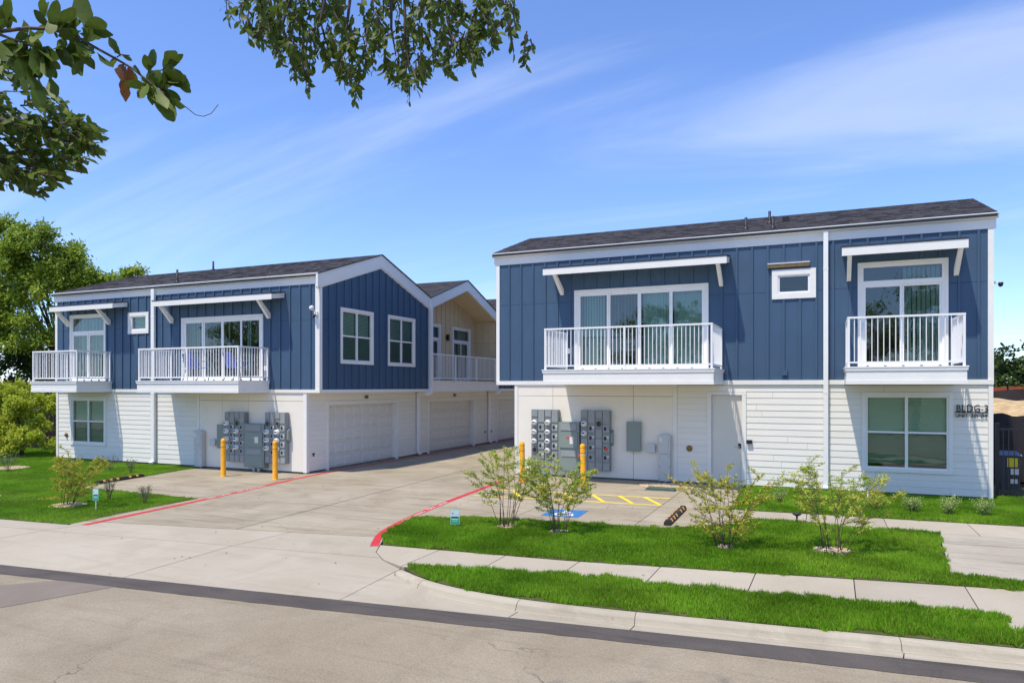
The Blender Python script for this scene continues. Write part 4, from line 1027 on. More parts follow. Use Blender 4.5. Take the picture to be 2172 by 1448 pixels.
# ---- right building
RB = thing('apartment_building', 'blue and white two storey apartment building with wide roof, right of the driveway', 'building', (-2.9, 20.6, 0))
FR = Face('y', 20.6)
RZ0, RZ1, RT = 2.81, 2.93, 6.60
box('room_shade_backing', -8.4, 3.3, 21.1, 26.6, 0.0, 2.8, INTER, RB); box('room_shade_backing', -9.1, 3.3, 21.1, 26.6, 2.82, 6.9, INTER, RB)
box('side_wall', 3.62, 3.72, 20.62, 46, 0.0, 6.7, SIDING, RB); box('side_wall', -8.86, -8.76, 20.62, 46, 0.0, RZ0, SIDING, RB); box('side_wall', -9.50, -9.40, 20.62, 46, RZ0, 6.7, BLUE, RB)
box('rear_wall', -8.75, 3.61, 45.9, 46, 0, 6.7, SIDING, RB)
for s_ in (-9.48, 3.70):   # gable triangles at both ends
    q = MB(); Face('x', s_).prism(q, [(20.62, 6.7), (26.85, 6.7), (23.6, 7.85)], -0.08 if s_ > 0 else 0.0, 0.0 if s_ > 0 else 0.08); q.build('gable_wall', BLUE, RB)
q = MB(); q.box(-8.90, 3.72, 20.635, 21.0, -0.1, 0.045); q.build('foundation', FOUND, RB)
Rdoor = (-2.91, -2.09, 0.02, 2.52); Rwin = (0.89, 2.92, 0.57, 2.61)
lap_siding(FR, -3.868, 3.655, 0.05, RZ0, 0.171, [(-3.0, -2.0, -1, 2.56), cutw(Rwin)], SIDING, RB)
for a, b_ in ((-8.825, -7.665), (-7.655, -5.145), (-5.135, -3.985)):
    fb(FR, 'wall_panel', a, b_, 0.05, 2.465, 0.0, 0.018, PANELW, RB); fb(FR, 'wall_panel', a, b_, 2.475, RZ0, 0.0, 0.018, PANELW, RB)
fb(FR, 'trim_board', -3.98, -3.87, 0.05, RZ0, 0.0, 0.032, WHITE, RB)
fb(FR, 'corner_board', -8.94, -8.83, 0.03, RZ0, -0.2, 0.034, WHITE, RB); fb(FR, 'corner_board', 3.66, 3.76, 0.0, RZ0, -0.2, 0.034, WHITE, RB)
fb(FR, 'belly_band', -9.56, 3.77, RZ0, RZ1, 0.0, 0.055, WHITE, RB)
box('soffit', -9.5, -8.5, 20.62, 46, 2.815, 2.85, PANELW, RB)
s1, sw, s2 = (-6.96, -2.99, 3.25, 5.67), (-1.31, -0.21, 5.12, 5.91), (0.79, 2.82, 3.25, 5.96)
board_batten(FR, -9.46, 3.65, RZ1, flat(RT), [cutw(s1), cutw(sw), cutw(s2)], 5.32, BLUE, RB, start=0.33)
fb(FR, 'corner_board', -9.57, -9.46, RZ1, RT, -0.1, 0.042, WHITE, RB); fb(FR, 'corner_board', 3.65, 3.77, RZ1, RT, -0.1, 0.042, WHITE, RB)
fb(FR, 'fascia_board', -9.64, 3.82, RT, 6.87, 0.0, 0.05, WHITE, RB); gutter(FR, -9.68, 3.86, 6.84, 6.965, RB)
slider(FR, *s1, RB, 4, vanes=((-6.83, -6.1, 0.085, 0.45), (-5.9, -5.0, 0.10, 1.15), (-4.9, -4.05, 0.085, 0.22), (-4.0, -3.1, 0.085, 0.22)), handle_at=-4.95)
window(FR, *sw, RB, cols=1, rows=1, blind=None, t=0.15)
slider(FR, *s2, RB, 2, transom=5.37, vanes=((1.83, 2.66, 0.105, 0.75),), handle_at=0.93)
wv = window(FR, *Rwin, RB, lower_open=True)
balcony(FR, -7.24, -2.59, 1.93, RZ0, 3.23, 4.36, RB, 42, mids=(-4.92,), nside=15)
balcony(FR, 0.48, 2.95, 1.75, RZ0, 3.23, 4.40, RB, 19, nside=14)
awning(FR, -7.65, -2.42, 0.85, 6.06, 6.25, 6.36, (-7.34, -2.64), 5.55, RB)
awning(FR, 0.42, 3.10, 0.85, 6.04, 6.25, 6.36, (0.58, 2.98), 5.50, RB)
downspout(FR, 0.03, 6.86, 2.6, 0.02, RB, 0.115)
bd = fb(FR, 'weathered_board', -1.42, -0.36, 5.965, 6.06, 0.037, 0.09, mat('weathered_wood', (0.16, 0.11, 0.05), 0.8, 0.35, 12, 0.3, 40), RB)
fb(FR, 'board_flashing', -1.42, -0.36, 6.0605, 6.095, 0.037, 0.10, GREYP, bd)
# service door
q = MB(); FR.box(q, -3.02, -2.91, 0.02, 2.52, -0.08, 0.04); FR.box(q, -2.09, -1.98, 0.02, 2.52, -0.08, 0.04); FR.box(q, -3.02, -1.98, 2.52, 2.61, -0.08, 0.042)
dr = q.build('service_door', WHITE, RB)
fb(FR, 'door_leaf', -2.902, -2.098, 0.03, 2.512, -0.07, -0.025, DOORG, dr)
for z in (0.35, 1.25, 2.2): fb(FR, 'hinge', -2.918, -2.895, z - 0.05, z + 0.05, -0.024, -0.008, GREYP, dr)
fb(FR, 'lock', -2.19, -2.12, 1.05, 1.18, -0.024, 0.0, BLACK, dr); 
q = MB(); q.tube([FR.pt(-2.155, 1.09, -0.02), FR.pt(-2.155, 1.09, 0.05), FR.pt(-2.27, 1.09, 0.05)], 0.011, 6); q.build('handle', GREYP, dr)
fb(FR, 'threshold', -2.905, -2.095, 0.0, 0.022, -0.07, 0.02, GREYP, dr)
kp = MB(); FR.box(kp, -1.96, -1.82, 1.19, 1.29, 0.02, 0.09); FR.box(kp, -1.945, -1.835, 1.21, 1.27, 0.09, 0.10)
kb = tag(kp.build('key_box', BLACK), 'small black key box on white siding beside the grey door', 'key box')
fb(FR, 'vent_hood', -1.06, -0.92, 3.06, 3.20, 0.037, 0.09, BLUE, RB)
for u in (-7.14, 3.02): fb(FR, 'outlet_cover', u - 0.05, u + 0.05, 3.76, 3.92, 0.037, 0.075, VINYL, RB)
q = MB(); q.lathe((-3.52, 20.575, 1.0), [(0.085, 0), (0.085, 0.015), (0.075, 0.025), (0.03, 0.03), (0.0, 0.032)], 20, 'y'); q.build('brass_cover', BRASS, RB)
roof_gable(RB, -9.66, 3.83, 20.44, 23.6, 26.85, 6.97, 8.05, True, False)
for y0 in (26.86, 33.3, 39.7): roof_gable(RB, -9.66, 3.83, y0, y0 + 3.2, y0 + 6.4, 6.97, 8.05, False, False)
pipe_vent(-2.03, 21.05, 7.18, 0.34, RB); pipe_vent(-1.46, 21.93, 7.48, 0.36, RB); pipe_vent(-1.30, 20.85, 7.11, 0.33, RB)
q = MB(); q.box(-1.12, -0.94, 22.0, 22.25, 7.50, 7.66); q.build('roof_vent', PIPE, RB)
# building sign
sg = thing('building_sign', 'black metal letters BLDG-3 above unit range on white siding', 'sign', (3.3, 20.56, 2.05))
letters('BLDG-3', 0.25, (2.99, 20.553, 2.135), (1, 0, 0), (0, 0, 1), BLACK, sg, 'letter', depth=0.016, width=0.66)
fb(FR, 'rule_bar', 2.955, 3.648, 2.110, 2.132, 0.036, 0.052, BLACK, sg)
letters('UNIT 301-314', 0.12, (2.97, 20.553, 2.0), (1, 0, 0), (0, 0, 1), BLACK, sg, 'letter', depth=0.014, width=0.66)
# cameras and floodlight on the corners
q = thing('security_camera', 'small black dome camera on the right end of the right building', 'camera', (3.78, 20.75, 5.3))
box('bracket', 3.765, 3.92, 20.70, 20.76, 5.27, 5.33, VINYL, q)
b = MB(); b.lathe((3.94, 20.73, 5.27), [(0.06, 0.03), (0.06, 0), (0.05, -0.05), (0.025, -0.075), (0, -0.08)], 12); b.build('dome', BLACK, q)
q = thing('security_camera', 'white floodlight camera on the corner of the left building', 'camera', (-14.6, 17.95, 5.05))
b = MB(); b.box(-14.62, -14.50, 17.90, 17.957, 4.98, 5.10); b.build('mount', VINYL, q)
b = MB(); b.lathe((-14.62, 17.80, 5.20), [(0.02, 0.10), (0.05, 0.08), (0.085, 0.0), (0.075, 0.0)], 12, 'y'); b.tube([(-14.56, 17.9, 5.08), (-14.60, 17.78, 5.17)], 0.018, 6); b.build('flood_lamp', VINYL, q)
b = MB(); b.tube([(-14.58, 17.9, 4.99), (-14.6, 17.84, 4.9)], 0.03, 8); b.build('lens', BLACK, q)
# ------------------------------------------------------------------ electrical equipment
def meter_stack(face, u0, u1, v0, v1, d, label, cfg, rows=4, side_lug=True):
    """cabinet of four columns: meters / breakers / meters / breakers. cfg: per meter column list of 'm','s','b' (meter, empty socket, blank)"""
    W_ = u1 - u0; cw = W_ / 4
    t = thing('meter_cabinet', label, 'electric meters', Vector(face.pt((u0 + u1) / 2, v0, 0)), 'electric meter cabinets')
    fb(face, 'cabinet', u0, u1, v0, v1, 0.02, d, GREYM, t)
    H_ = v1 - v0; hdr = [0.17 * H_, 0.215 * H_, 0.17 * H_, 0.215 * H_]
    for c in range(4):
        a, b_ = u0 + c * cw + 0.012, u0 + (c + 1) * cw - 0.012
        fb(face, 'header_panel', a, b_, v1 - hdr[c] + (0.05 * H_ if c % 2 == 0 else 0), v1 - 0.015, d, d + 0.018, GREYL, t)
        rh = (H_ * 0.80 - 0.16 * H_) / rows
        fb(face, 'lower_panel', a, b_, v0 + 0.02, v0 + 0.125 * H_, d, d + 0.014, GREYL, t)
        for r_ in range(rows):
            zc_ = v1 - (0.225 if c % 2 == 0 else 0.29) * H_ - (r_ + (0 if c % 2 == 0 else 0)) * rh
            if c % 2 == 0:
                k_ = cfg[c // 2][r_]; cu_ = (a + b_) / 2
                if k_ == 'm':
                    q = MB(); P = face.pt(cu_, zc_, d)
                    q.lathe(P, [(0.088, 0.0), (0.088, 0.03), (0.078, 0.035), (0.076, 0.10), (0.066, 0.12), (0.0, 0.122)], 18, 'y'); mt_ = q.build('meter', METERW, t)
                    fb(face, 'meter_display', cu_ - 0.045, cu_ + 0.04, zc_ - 0.004, zc_ + 0.032, d + 0.1225, d + 0.126, BLACK, mt_)
                elif k_ == 's':
                    q = MB(); q.lathe(face.pt(cu_, zc_, d), [(0.088, 0.0), (0.088, 0.03), (0.07, 0.032), (0.07, 0.012), (0, 0.012)], 18, 'y'); so = q.build('meter_socket', GREYM, t)
                    q = MB(); q.lathe(face.pt(cu_, zc_, d + 0.0125), [(0.068, 0.0), (0.068, 0.004), (0, 0.005)], 18, 'y'); q.build('socket_hole', BLACK, so)
                    fb(face, 'socket_jaw', cu_ - 0.03, cu_ - 0.015, zc_ - 0.03, zc_ + 0.03, d + 0.017, d + 0.03, BRASS, so); fb(face, 'socket_jaw', cu_ + 0.015, cu_ + 0.03, zc_ - 0.03, zc_ + 0.03, d + 0.017, d + 0.03, BRASS, so)
                else:
                    fb(face, 'blank_cover', a + 0.005, b_ - 0.005, zc_ - rh * 0.42, zc_ + rh * 0.42, d, d + 0.02, GREYL, t)
            else:
                p_ = fb(face, 'breaker_panel', a + 0.004, b_ - 0.004, zc_ - rh * 0.46, zc_ + rh * 0.28, d, d + 0.022, GREYL, t)
                w_ = b_ - a
                q = MB(); cu_ = a + w_ * 0.36; rx, rz = w_ * 0.2, rh * 0.22
                face.prism(q, [(cu_ + rx * math.cos(an) * (1 if abs(math.sin(an)) < 0.9 else 0.8), zc_ - rh * 0.08 + rz * math.sin(an)) for an in [2 * math.pi * i / 8 + 0.39 for i in range(8)]][::1], d + 0.0222, d + 0.027); q.build('breaker_slot', BLACK, p_)
                fb(face, 'breaker_label', a + w_ * 0.64, a + w_ * 0.94, zc_ - rh * 0.02, zc_ + rh * 0.10, d + 0.0222, d + 0.025, LABELM if random.random() < 0.5 else GREYM, p_)
    for c in (1, 2, 3): fb(face, 'column_seam', u0 + c * cw - 0.004, u0 + c * cw + 0.004, v0 + 0.01, v1 - 0.01, d + 0.0003, d + 0.003, BLACK, t)
    if side_lug:
        q = MB(); a = u1 + 0.001
        zz = v0 + H_ * 0.42
        pr = [(0.03, zz), (d * 0.8, zz + 0.08), (d * 0.8, zz + 0.36), (0.03, zz + 0.46)]
        vs = [face.pt(a, v, w) for w, v in pr] + [face.pt(a + 0.07, v, w) for w, v in pr]
        q.poly(vs, [(0, 1, 2, 3), (7, 6, 5, 4)] + [(i, 4 + i, 4 + (i + 1) % 4, (i + 1) % 4) for i in range(4)]); q.build('side_cover', GREYG, t)
    return t
def main_switch(face, u0, u1, v0, v1, d, label, flip=False):
    t = thing('main_switch', label, 'switch cabinet', Vector(face.pt((u0 + u1) / 2, 0, 0)), 'main switch cabinets')
    fb(face, 'cabinet', u0, u1, v0, v1, 0.02, d, GREYG, t)
    W_ = u1 - u0; H_ = v1 - v0
    fb(face, 'vent_panel', u0 + 0.10 * W_, u1 - 0.14 * W_, v1 - 0.17 * H_, v1 - 0.03 * H_, d, d + 0.02, GREYL, t)
    p_ = fb(face, 'switch_door', u0 + 0.07 * W_, u1 - 0.07 * W_, v1 - 0.52 * H_, v1 - 0.20 * H_, d, d + 0.03, GREYG, t)
    fb(face, 'warning_label', u0 + 0.56 * W_, u0 + 0.74 * W_, v1 - 0.44 * H_, v1 - 0.30 * H_, d + 0.0302, d + 0.033, LABELM, p_)
    fb(face, 'warning_label', u0 + 0.40 * W_, u0 + 0.55 * W_, v1 - 0.34 * H_, v1 - 0.30 * H_, d + 0.0302, d + 0.033, REDL if flip else GREYL, p_)
    fb(face, 'vent_panel', u0 + 0.14 * W_, u1 - 0.14 * W_, v0 + 0.30 * H_, v0 + 0.42 * H_, d, d + 0.015, GREYL, t)
    fb(face, 'cover_plate', u0 + 0.05 * W_, u1 - 0.05 * W_, v0 + 0.02 * H_, v0 + 0.27 * H_, d, d + 0.008, GREYG, t)
    for s_ in (0.38, 0.62):
        q = MB(); P = face.pt(u0 + W_ * s_, 0, d * 0.5); q.tube([(P[0], P[1], -0.02), (P[0], P[1], v0 + 0.004)], 0.055, 12); q.build('conduit', GREYP, t)
    return t
def wall_box(face, u0, u1, v0, v1, d, m, label, name='junction_box', lip=True):
    t = thing(name, label, 'box', Vector(face.pt((u0 + u1) / 2, v0, 0)))
    fb(face, 'housing', u0, u1, v0, v1, 0.018, d - 0.012, m, t)
    fb(face, 'cover', u0 - 0.006, u1 + 0.006, v0 - 0.004, v1 + 0.006, d - 0.0118, d, m, t)
    return t
def pedestal(face, u0, u1, h, d, label):
    t = thing('utility_pedestal', label, 'pedestal', Vector(face.pt((u0 + u1) / 2, 0, 0)), 'utility pedestals on the walls')
    sp = h * 0.60
    def shell(name, a, b, z0, z1, w1, r_=0.05):
        q = MB(); pr = [(a, z0), (b, z0), (b, z1 - r_), (b - r_ * 0.4, z1 - r_ * 0.25), (b - r_, z1), (a + r_, z1), (a + r_ * 0.4, z1 - r_ * 0.25), (a, z1 - r_)]
        face.prism(q, pr, 0.02, w1); return q.build(name, GREYP, t)
    shell('lower_cover', u0 + 0.008, u1 - 0.008, 0.05, sp - 0.006, d - 0.02, 0.006); up_ = shell('upper_cover', u0, u1, sp, h, d, 0.06)
    fb(face, 'raised_plate', u0 + 0.05, u1 - 0.05, sp + 0.04, h - 0.10, d + 0.0005, d + 0.014, GREYP, up_)
    fb(face, 'paper_label', u0 + 0.03, u0 + 0.11, h - 0.22, h - 0.08, d + 0.0145, d + 0.017, LABELM, up_)
    for z in (0.10, sp - 0.1, (sp + 0.1) / 2):
        for u in (u0 + 0.03, u1 - 0.03):
            q = MB(); q.lathe(face.pt(u, z, d - 0.02), [(0.012, 0), (0.012, 0.005), (0, 0.006)], 6, 'y'); q.build('screw', BLACK, t)
    q = MB(); P = face.pt((u0 + u1) / 2 + 0.02, 0, d * 0.45); q.tube([(P[0], P[1], -0.02), (P[0], P[1], 0.05)], 0.03, 8); q.build('conduit', GREYP, t)
    return t
FLw = Face('y', 17.98); FRw = Face('y', 20.58)
meter_stack(FLw, -18.21, -17.355, 0.29, 1.92, 0.19, 'meter cabinet with one empty socket, nearest the grey pedestal on the left building', [['m', 'm', 'm', 'm'], ['s', 'm', 'm', 'm']], side_lug=False)
main_switch(FLw, -17.34, -16.51, 0.14, 1.56, 0.22, 'grey switch cabinet between the two meter cabinets on the left building')
meter_stack(FLw, -16.49, -15.66, 0.30, 1.93, 0.19, 'meter cabinet with two empty sockets at the corner of the left building', [['s', 'm', 'm', 'm'], ['s', 'm', 'm', 'm']])
wall_box(FLw, -18.62, -18.235, 0.70, 1.49, 0.13, GREYG, 'tall plain grey box left of the meters on the left building', 'disconnect_box')
wall_box(FLw, -18.97, -18.75, 0.78, 0.99, 0.11, GREYP, 'small grey box by the pedestal on the left building')
pedestal(FLw, -19.60, -19.25, 1.28, 0.20, 'grey utility pedestal on the left building')
meter_stack(FRw, -8.30, -7.42, 0.28, 2.05, 0.18, 'meter cabinet with seven round meters at the corner of the right building', [['m', 'm', 'm', 's'], ['m', 'm', 'm', 'm']], side_lug=False)
main_switch(FRw, -7.40, -6.74, 0.20, 1.69, 0.22, 'grey green switch cabinet between the meter cabinets on the right building', True)
t_ = meter_stack(FRw, -6.70, -5.80, 0.26, 2.05, 0.18, 'meter cabinet with only two meters and red sticker on the right building', [['m', 'm', 'b', 'b'], ['s', 'b', 'b', 'b']])
fb(FRw, 'red_sticker', -5.95, -5.86, 0.86, 0.96, 0.2055, 0.208, REDL, t_)
wall_box(FRw, -5.31, -4.90, 0.87, 1.73, 0.13, GREYG, 'tall plain grey green box alone on the white panel wall', 'disconnect_box')
wall_box(FRw, -4.73, -4.49, 0.85, 1.09, 0.11, GREYP, 'small blue grey box beside the pedestal on the right building')
pedestal(FRw, -4.37, -4.03, 1.39, 0.18, 'grey utility pedestal on the right building')

# ------------------------------------------------------------------ bollards, wheel stops, lids, signs, lamp
def bollard(x, y, label, tilt=0.0, red=False):
    t = thing('bollard', label, 'bollard', (x, y, 0), 'yellow bollards')
    q = MB(); q.lathe((x, y, 0), [(0.10, 0.0), (0.10, 0.015), (0.080, 0.018), (0.076, 0.03), (0.076, 1.07), (0.074, 1.11), (0.062, 1.145), (0.035, 1.165), (0.0, 1.17)], 20); q.build('post', YELLOW, t)
    for z in (0.90, 1.05):
        q = MB(); q.lathe((x, y, z), [(0.0775, 0), (0.0785, 0.006), (0.0775, 0.012)], 20); q.build('groove', BLACK if z < 1 else BRASS, t)
    if red:
        q = MB(); q.lathe((x, y, 0.84), [(0.078, 0), (0.079, 0.005), (0.079, 0.03), (0.078, 0.035)], 20); q.build('strap', GREYP, t)
        box('tag', x - 0.12, x - 0.08, y - 0.03, y + 0.01, 0.80, 0.88, REDL, t)
    t.rotation_euler = (R(tilt * 0.5), R(tilt), 0)
bollard(-16.90, 16.45, 'yellow bollard before the grey meters, left one at the left building')
bollard(-14.89, 16.48, 'yellow bollard nearest the corner of the left building')
bollard(-7.98, 18.95, 'yellow bollard at the corner of the right building', -1.5)
bollard(-6.13, 18.91, 'yellow bollard with a red tag before the right meters', -2.0, True)
def wheel_stop(p0, p1, label):
    c = ((p0[0] + p1[0]) / 2, (p0[1] + p1[1]) / 2, 0); t = thing('wheel_stop', label, 'wheel stop', c, 'rubber wheel stops')
    d = Vector((p1[0] - p0[0], p1[1] - p0[1], 0)); L_ = d.length; d.normalize(); n = Vector((-d.y, d.x, 0)); C = Vector(c)
    def pr(name, s0, s1, sec, m):
        q = MB(); k_ = len(sec); vs = [C + d * s0 + n * a + Vector((0, 0, z)) for a, z in sec] + [C + d * s1 + n * a + Vector((0, 0, z)) for a, z in sec]
        q.poly(vs, [tuple(range(k_)), tuple(reversed(range(k_, 2 * k_)))] + [(i, k_ + i, k_ + (i + 1) % k_, (i + 1) % k_) for i in range(k_)]); return q.build(name, m, t)
    sec = [(-0.075, 0), (0.075, 0), (0.072, 0.05), (0.045, 0.095), (-0.045, 0.095), (-0.072, 0.05)]
    h = L_ / 2
    pr('body', -h + 0.05, h - 0.05, sec, RUBBER)
    e = [(a * 0.9, z * 0.75) for a, z in sec]
    pr('end_block', -h, -h + 0.05, e, RUBBER); pr('end_block', h - 0.05, h, e, RUBBER)
    for s_ in (-0.80, -0.52, -0.24, 0.30, 0.62):
        a = s_ * h
        for sg in (-1, 1):
            s2 = [(sg * 0.0735, 0.048), (sg * 0.0465, 0.0955), (sg * 0.028, 0.0975), (sg * 0.030, 0.0985), (sg * 0.049, 0.097), (sg * 0.0755, 0.049)]
            if sg > 0: s2 = s2[::-1]
            pr('reflector', a, a + 0.09, s2, STOPY)
    return t
wheel_stop((-2.86, 14.16), (-2.90, 16.20), 'black rubber wheel stop with yellow reflectors on the right parking pad')
wheel_stop((-18.83, 13.70), (-19.12, 15.42), 'black rubber wheel stop with yellow reflectors at the left lawn')
t = thing('handhole_cover', 'flat green utility lid on gravel below the pedestal', 'utility cover', (-4.0, 19.05, 0))
HC = mat('handhole_green', (0.07, 0.115, 0.09), 0.6, 0.2, 8, 0.2, 40)
box('lid', -4.37, -3.62, 18.86, 19.22, 0.012, 0.055, HC, t); box('frame', -4.40, -3.59, 18.83, 19.25, 0.0, 0.0115, HC, t)
SIGNP = mat('sign_pale_blue', (0.55, 0.68, 0.72), 0.5, 0.06, 20); SIGNG = mat('sign_green', (0.02, 0.30, 0.16), 0.5, 0.08, 20); SIGND = mat('sign_dark', (0.03, 0.05, 0.05), 0.5, 0.1, 20)
SIGNT = mat('sign_rim', (0.25, 0.62, 0.55), 0.5, 0.05, 20); STAKE = mat('stake_wood', (0.45, 0.47, 0.36), 0.7, 0.15, 20)
def yard_sign(x, y, w_, h, zb, label):
    t = thing('yard_sign', label, 'sign', (x, y, 0), 'lawn care yard signs')
    ang = R(12); ux, uy = math.cos(ang), math.sin(ang); nx, ny = uy, -ux
    def pl(name, a0, a1, z0, z1, d0, d1, m, bev=0.0):
        q = MB(); pts = [(a0 + bev, z0), (a1 - bev, z0), (a1, z0 + bev), (a1, z1 - bev), (a1 - bev, z1), (a0 + bev, z1), (a0, z1 - bev), (a0, z0 + bev)] if bev else [(a0, z0), (a1, z0), (a1, z1), (a0, z1)]
        n_ = len(pts); P = lambda a, z, d_: (x + ux * a + nx * d_, y + uy * a + ny * d_, z)
        q.poly([P(a, z, d0) for a, z in pts] + [P(a, z, d1) for a, z in pts], [tuple(reversed(range(n_))), tuple(range(n_, 2 * n_))] + [(i, (i + 1) % n_, n_ + (i + 1) % n_, n_ + i) for i in range(n_)])
        return q.build(name, m, t)
    pl('stake', -0.012, 0.012, -0.05, zb + h * 0.6, -0.014, -0.002, STAKE)
    pl('plate', -w_ / 2, w_ / 2, zb, zb + h, 0.0, 0.004, SIGNT, 0.012)
    pl('picture', -w_ / 2 + 0.01, w_ / 2 - 0.01, zb + h * 0.46, zb + h - 0.01, 0.0042, 0.0055, SIGNP, 0.006)
    pl('green_field', -w_ / 2 + 0.01, w_ / 2 - 0.01, zb + 0.01, zb + h * 0.44, 0.0042, 0.0055, SIGNG, 0.006)
    q = pl('dark_horizon', -w_ * 0.40, w_ * 0.40, zb + h * 0.45, zb + h * 0.53, 0.0057, 0.0065, SIGND, 0.006)
    pl('dark_mark', -w_ * 0.34, -w_ * 0.18, zb + h * 0.70, zb + h * 0.77, 0.0057, 0.0065, SIGND, 0.005)
    pl('pale_stripe', -w_ * 0.36, w_ * 0.36, zb + h * 0.30, zb + h * 0.36, 0.0057, 0.0065, SIGNP)
    pl('pale_stripe', -w_ * 0.30, w_ * 0.30, zb + h * 0.16, zb + h * 0.21, 0.0057, 0.0065, SIGNT)
yard_sign(-14.86, 10.79, 0.15, 0.26, 0.22, 'small pale blue and green lawn sign on the left lawn')
yard_sign(-6.56, 12.20, 0.185, 0.28, 0.09, 'small pale blue and green lawn sign at the tip of the right lawn')
t = thing('garden_lamp', 'small black path lamp in the grass beside the walkway', 'lamp', (-0.51, 15.46, 0))
q = MB(); q.tube([(-0.51, 15.46, -0.05), (-0.51, 15.46, 0.15)], 0.018, 8); q.build('stem', BLACK, t)
q = MB(); q.lathe((-0.51, 15.46, 0.15), [(0.035, 0), (0.085, 0.03), (0.09, 0.045), (0.05, 0.062), (0, 0.066)], 16); q.build('lamp_head', BLACK, t)
# little marker flag pipe by the wall
t = thing('cleanout_pipe', 'thin white stake standing in the grass near the wall', 'stake', (0.92, 18.6, 0))
q = MB(); q.tube([(0.92, 18.6, -0.02), (0.93, 18.6, 0.36)], 0.014, 6); q.build('stake', VINYL, t)

# ------------------------------------------------------------------ chairs on the left balcony
def chair(x, y, z, rz, label):
    t = thing('chair', label, 'chair', (x, y, z), 'blue balcony chairs'); t.rotation_euler = (0, 0, rz)
    OFF[t.name] = Vector((0, 0, 0))
    q = MB(); q.poly([(-.25, -.24, .42), (.25, -.24, .42), (.22, .22, .38), (-.22, .22, .38), (-.25, -.24, .45), (.25, -.24, .45), (.22, .22, .41), (-.22, .22, .41)],
                   [(0, 3, 2, 1), (4, 5, 6, 7), (0, 1, 5, 4), (1, 2, 6, 5), (2, 3, 7, 6), (3, 0, 4, 7)]); q.build('seat', CHAIRB, t)
    q = MB(); n = 6
    for i in range(n):
        a0, a1 = -.25 + .5 * i / n + .006, -.25 + .5 * (i + 1) / n - .006; hb = .92 - 0.02 * abs(i - 2.5)
        q.poly([(a0, .22, .42), (a1, .22, .42), (a1, .36, hb), (a0, .36, hb), (a0, .245, .42), (a1, .245, .42), (a1, .385, hb), (a0, .385, hb)],
               [(0, 1, 2, 3), (7, 6, 5, 4), (0, 4, 5, 1), (1, 5, 6, 2), (2, 6, 7, 3), (3, 7, 4, 0)])
    q.build('backrest', CHAIRB, t)
    for sx in (-1, 1):
        q = MB(); q.tube([(sx * .24, -.24, .42), (sx * .27, -.30, 0.0)], 0.014, 6); q.build('leg', CHAIRL, t)
        q = MB(); q.tube([(sx * .22, .20, .40), (sx * .25, .34, 0.0)], 0.014, 6); q.build('leg', CHAIRL, t)
        q = MB(); q.tube([(sx * .27, -.22, .43), (sx * .29, -.20, .62), (sx * .28, .28, .64)], 0.016, 6); q.build('armrest', CHAIRB, t)
chair(-18.95, 17.28, 2.95, R(195), 'blue balcony chair behind the railing, left of the pair')
chair(-17.18, 17.32, 2.95, R(170), 'blue balcony chair behind the railing, right of the pair')

# ------------------------------------------------------------------ fences and the building site on the right
t = thing('iron_fence', 'black iron picket fence at the right end of the right building', 'fence', (4, 21.05, 0))
def ib(name, x0, x1, y0, y1, z0, z1): return box(name, x0, x1, y0, y1, z0, z1, BLACK, t)
for x in (3.93, 4.62, 6.4, 8.3): 
    ib('post', x - 0.035, x + 0.035, 21.0, 21.07, -0.05, 1.82); ib('post_cap', x - 0.042, x + 0.042, 20.993, 21.077, 1.821, 1.85)
for z in (0.18, 1.70): ib('rail', 3.97, 8.26, 21.02, 21.05, z - 0.02, z + 0.02)
x = 4.05
while x < 8.2:
    if min(abs(x - c) for c in (3.93, 4.62, 6.4, 8.3)) > 0.05: ib('picket', x - 0.009, x + 0.009, 21.0, 21.018, 0.08, 1.74)
    x += 0.113
FB2 = Face('y', 25.0)
scr = thing('windscreen', 'black privacy mesh stretched behind the iron fence', 'screen', (6, 25.0, 0))
q = MB(); n = 60; vs = []
for i in range(n + 1):
    x = 3.9 + 7 * i / n; y_ = 24.6 + 0.03 * math.sin(x * 9) + 0.02 * math.sin(x * 23)
    for j in range(4): vs.append((x, y_ + 0.02 * math.sin(j * 2 + x * 5), 0.02 + j * (1.98 - 0.12 * (x - 4.4) + 0.03 * math.sin(x * 11)) / 3))
q.poly(vs, [(i * 4 + j, (i + 1) * 4 + j, (i + 1) * 4 + j + 1, i * 4 + j + 1) for i in range(n) for j in range(3)], True); q.build('mesh_sheet', FABRIC, scr)
for x in (4.3, 6.3, 8.3): box('stake', x - 0.03, x + 0.03, 24.68, 24.74, -0.05, 2.0 - 0.12 * (x - 4.4), STAKE, scr)
sf = thing('silt_fence', 'sagging black silt fence across the dirt bank', 'silt fence', (12, 40, 0))
q = MB(); vs = []; n = 60
for i in range(n + 1):
    x = 7 + 22 * i / n; y_ = 39.5 + 0.12 * math.sin(x * 2.1) + 0.05 * math.sin(x * 7)
    for j in range(4): vs.append((x, y_ + 0.06 * math.sin(j + x * 3), 1.6 + j * (0.96 + 0.08 * math.sin(x * 1.7)) / 3))
q.poly(vs, [(i * 4 + j, (i + 1) * 4 + j, (i + 1) * 4 + j + 1, i * 4 + j + 1) for i in range(n) for j in range(3)], True); q.build('fabric_sheet', FABRIC, sf)
for x in (9.5, 13, 16.5, 20): box('stake', x - 0.04, x + 0.04, 39.68, 39.76, 0.5, 2.75, STAKE, sf)
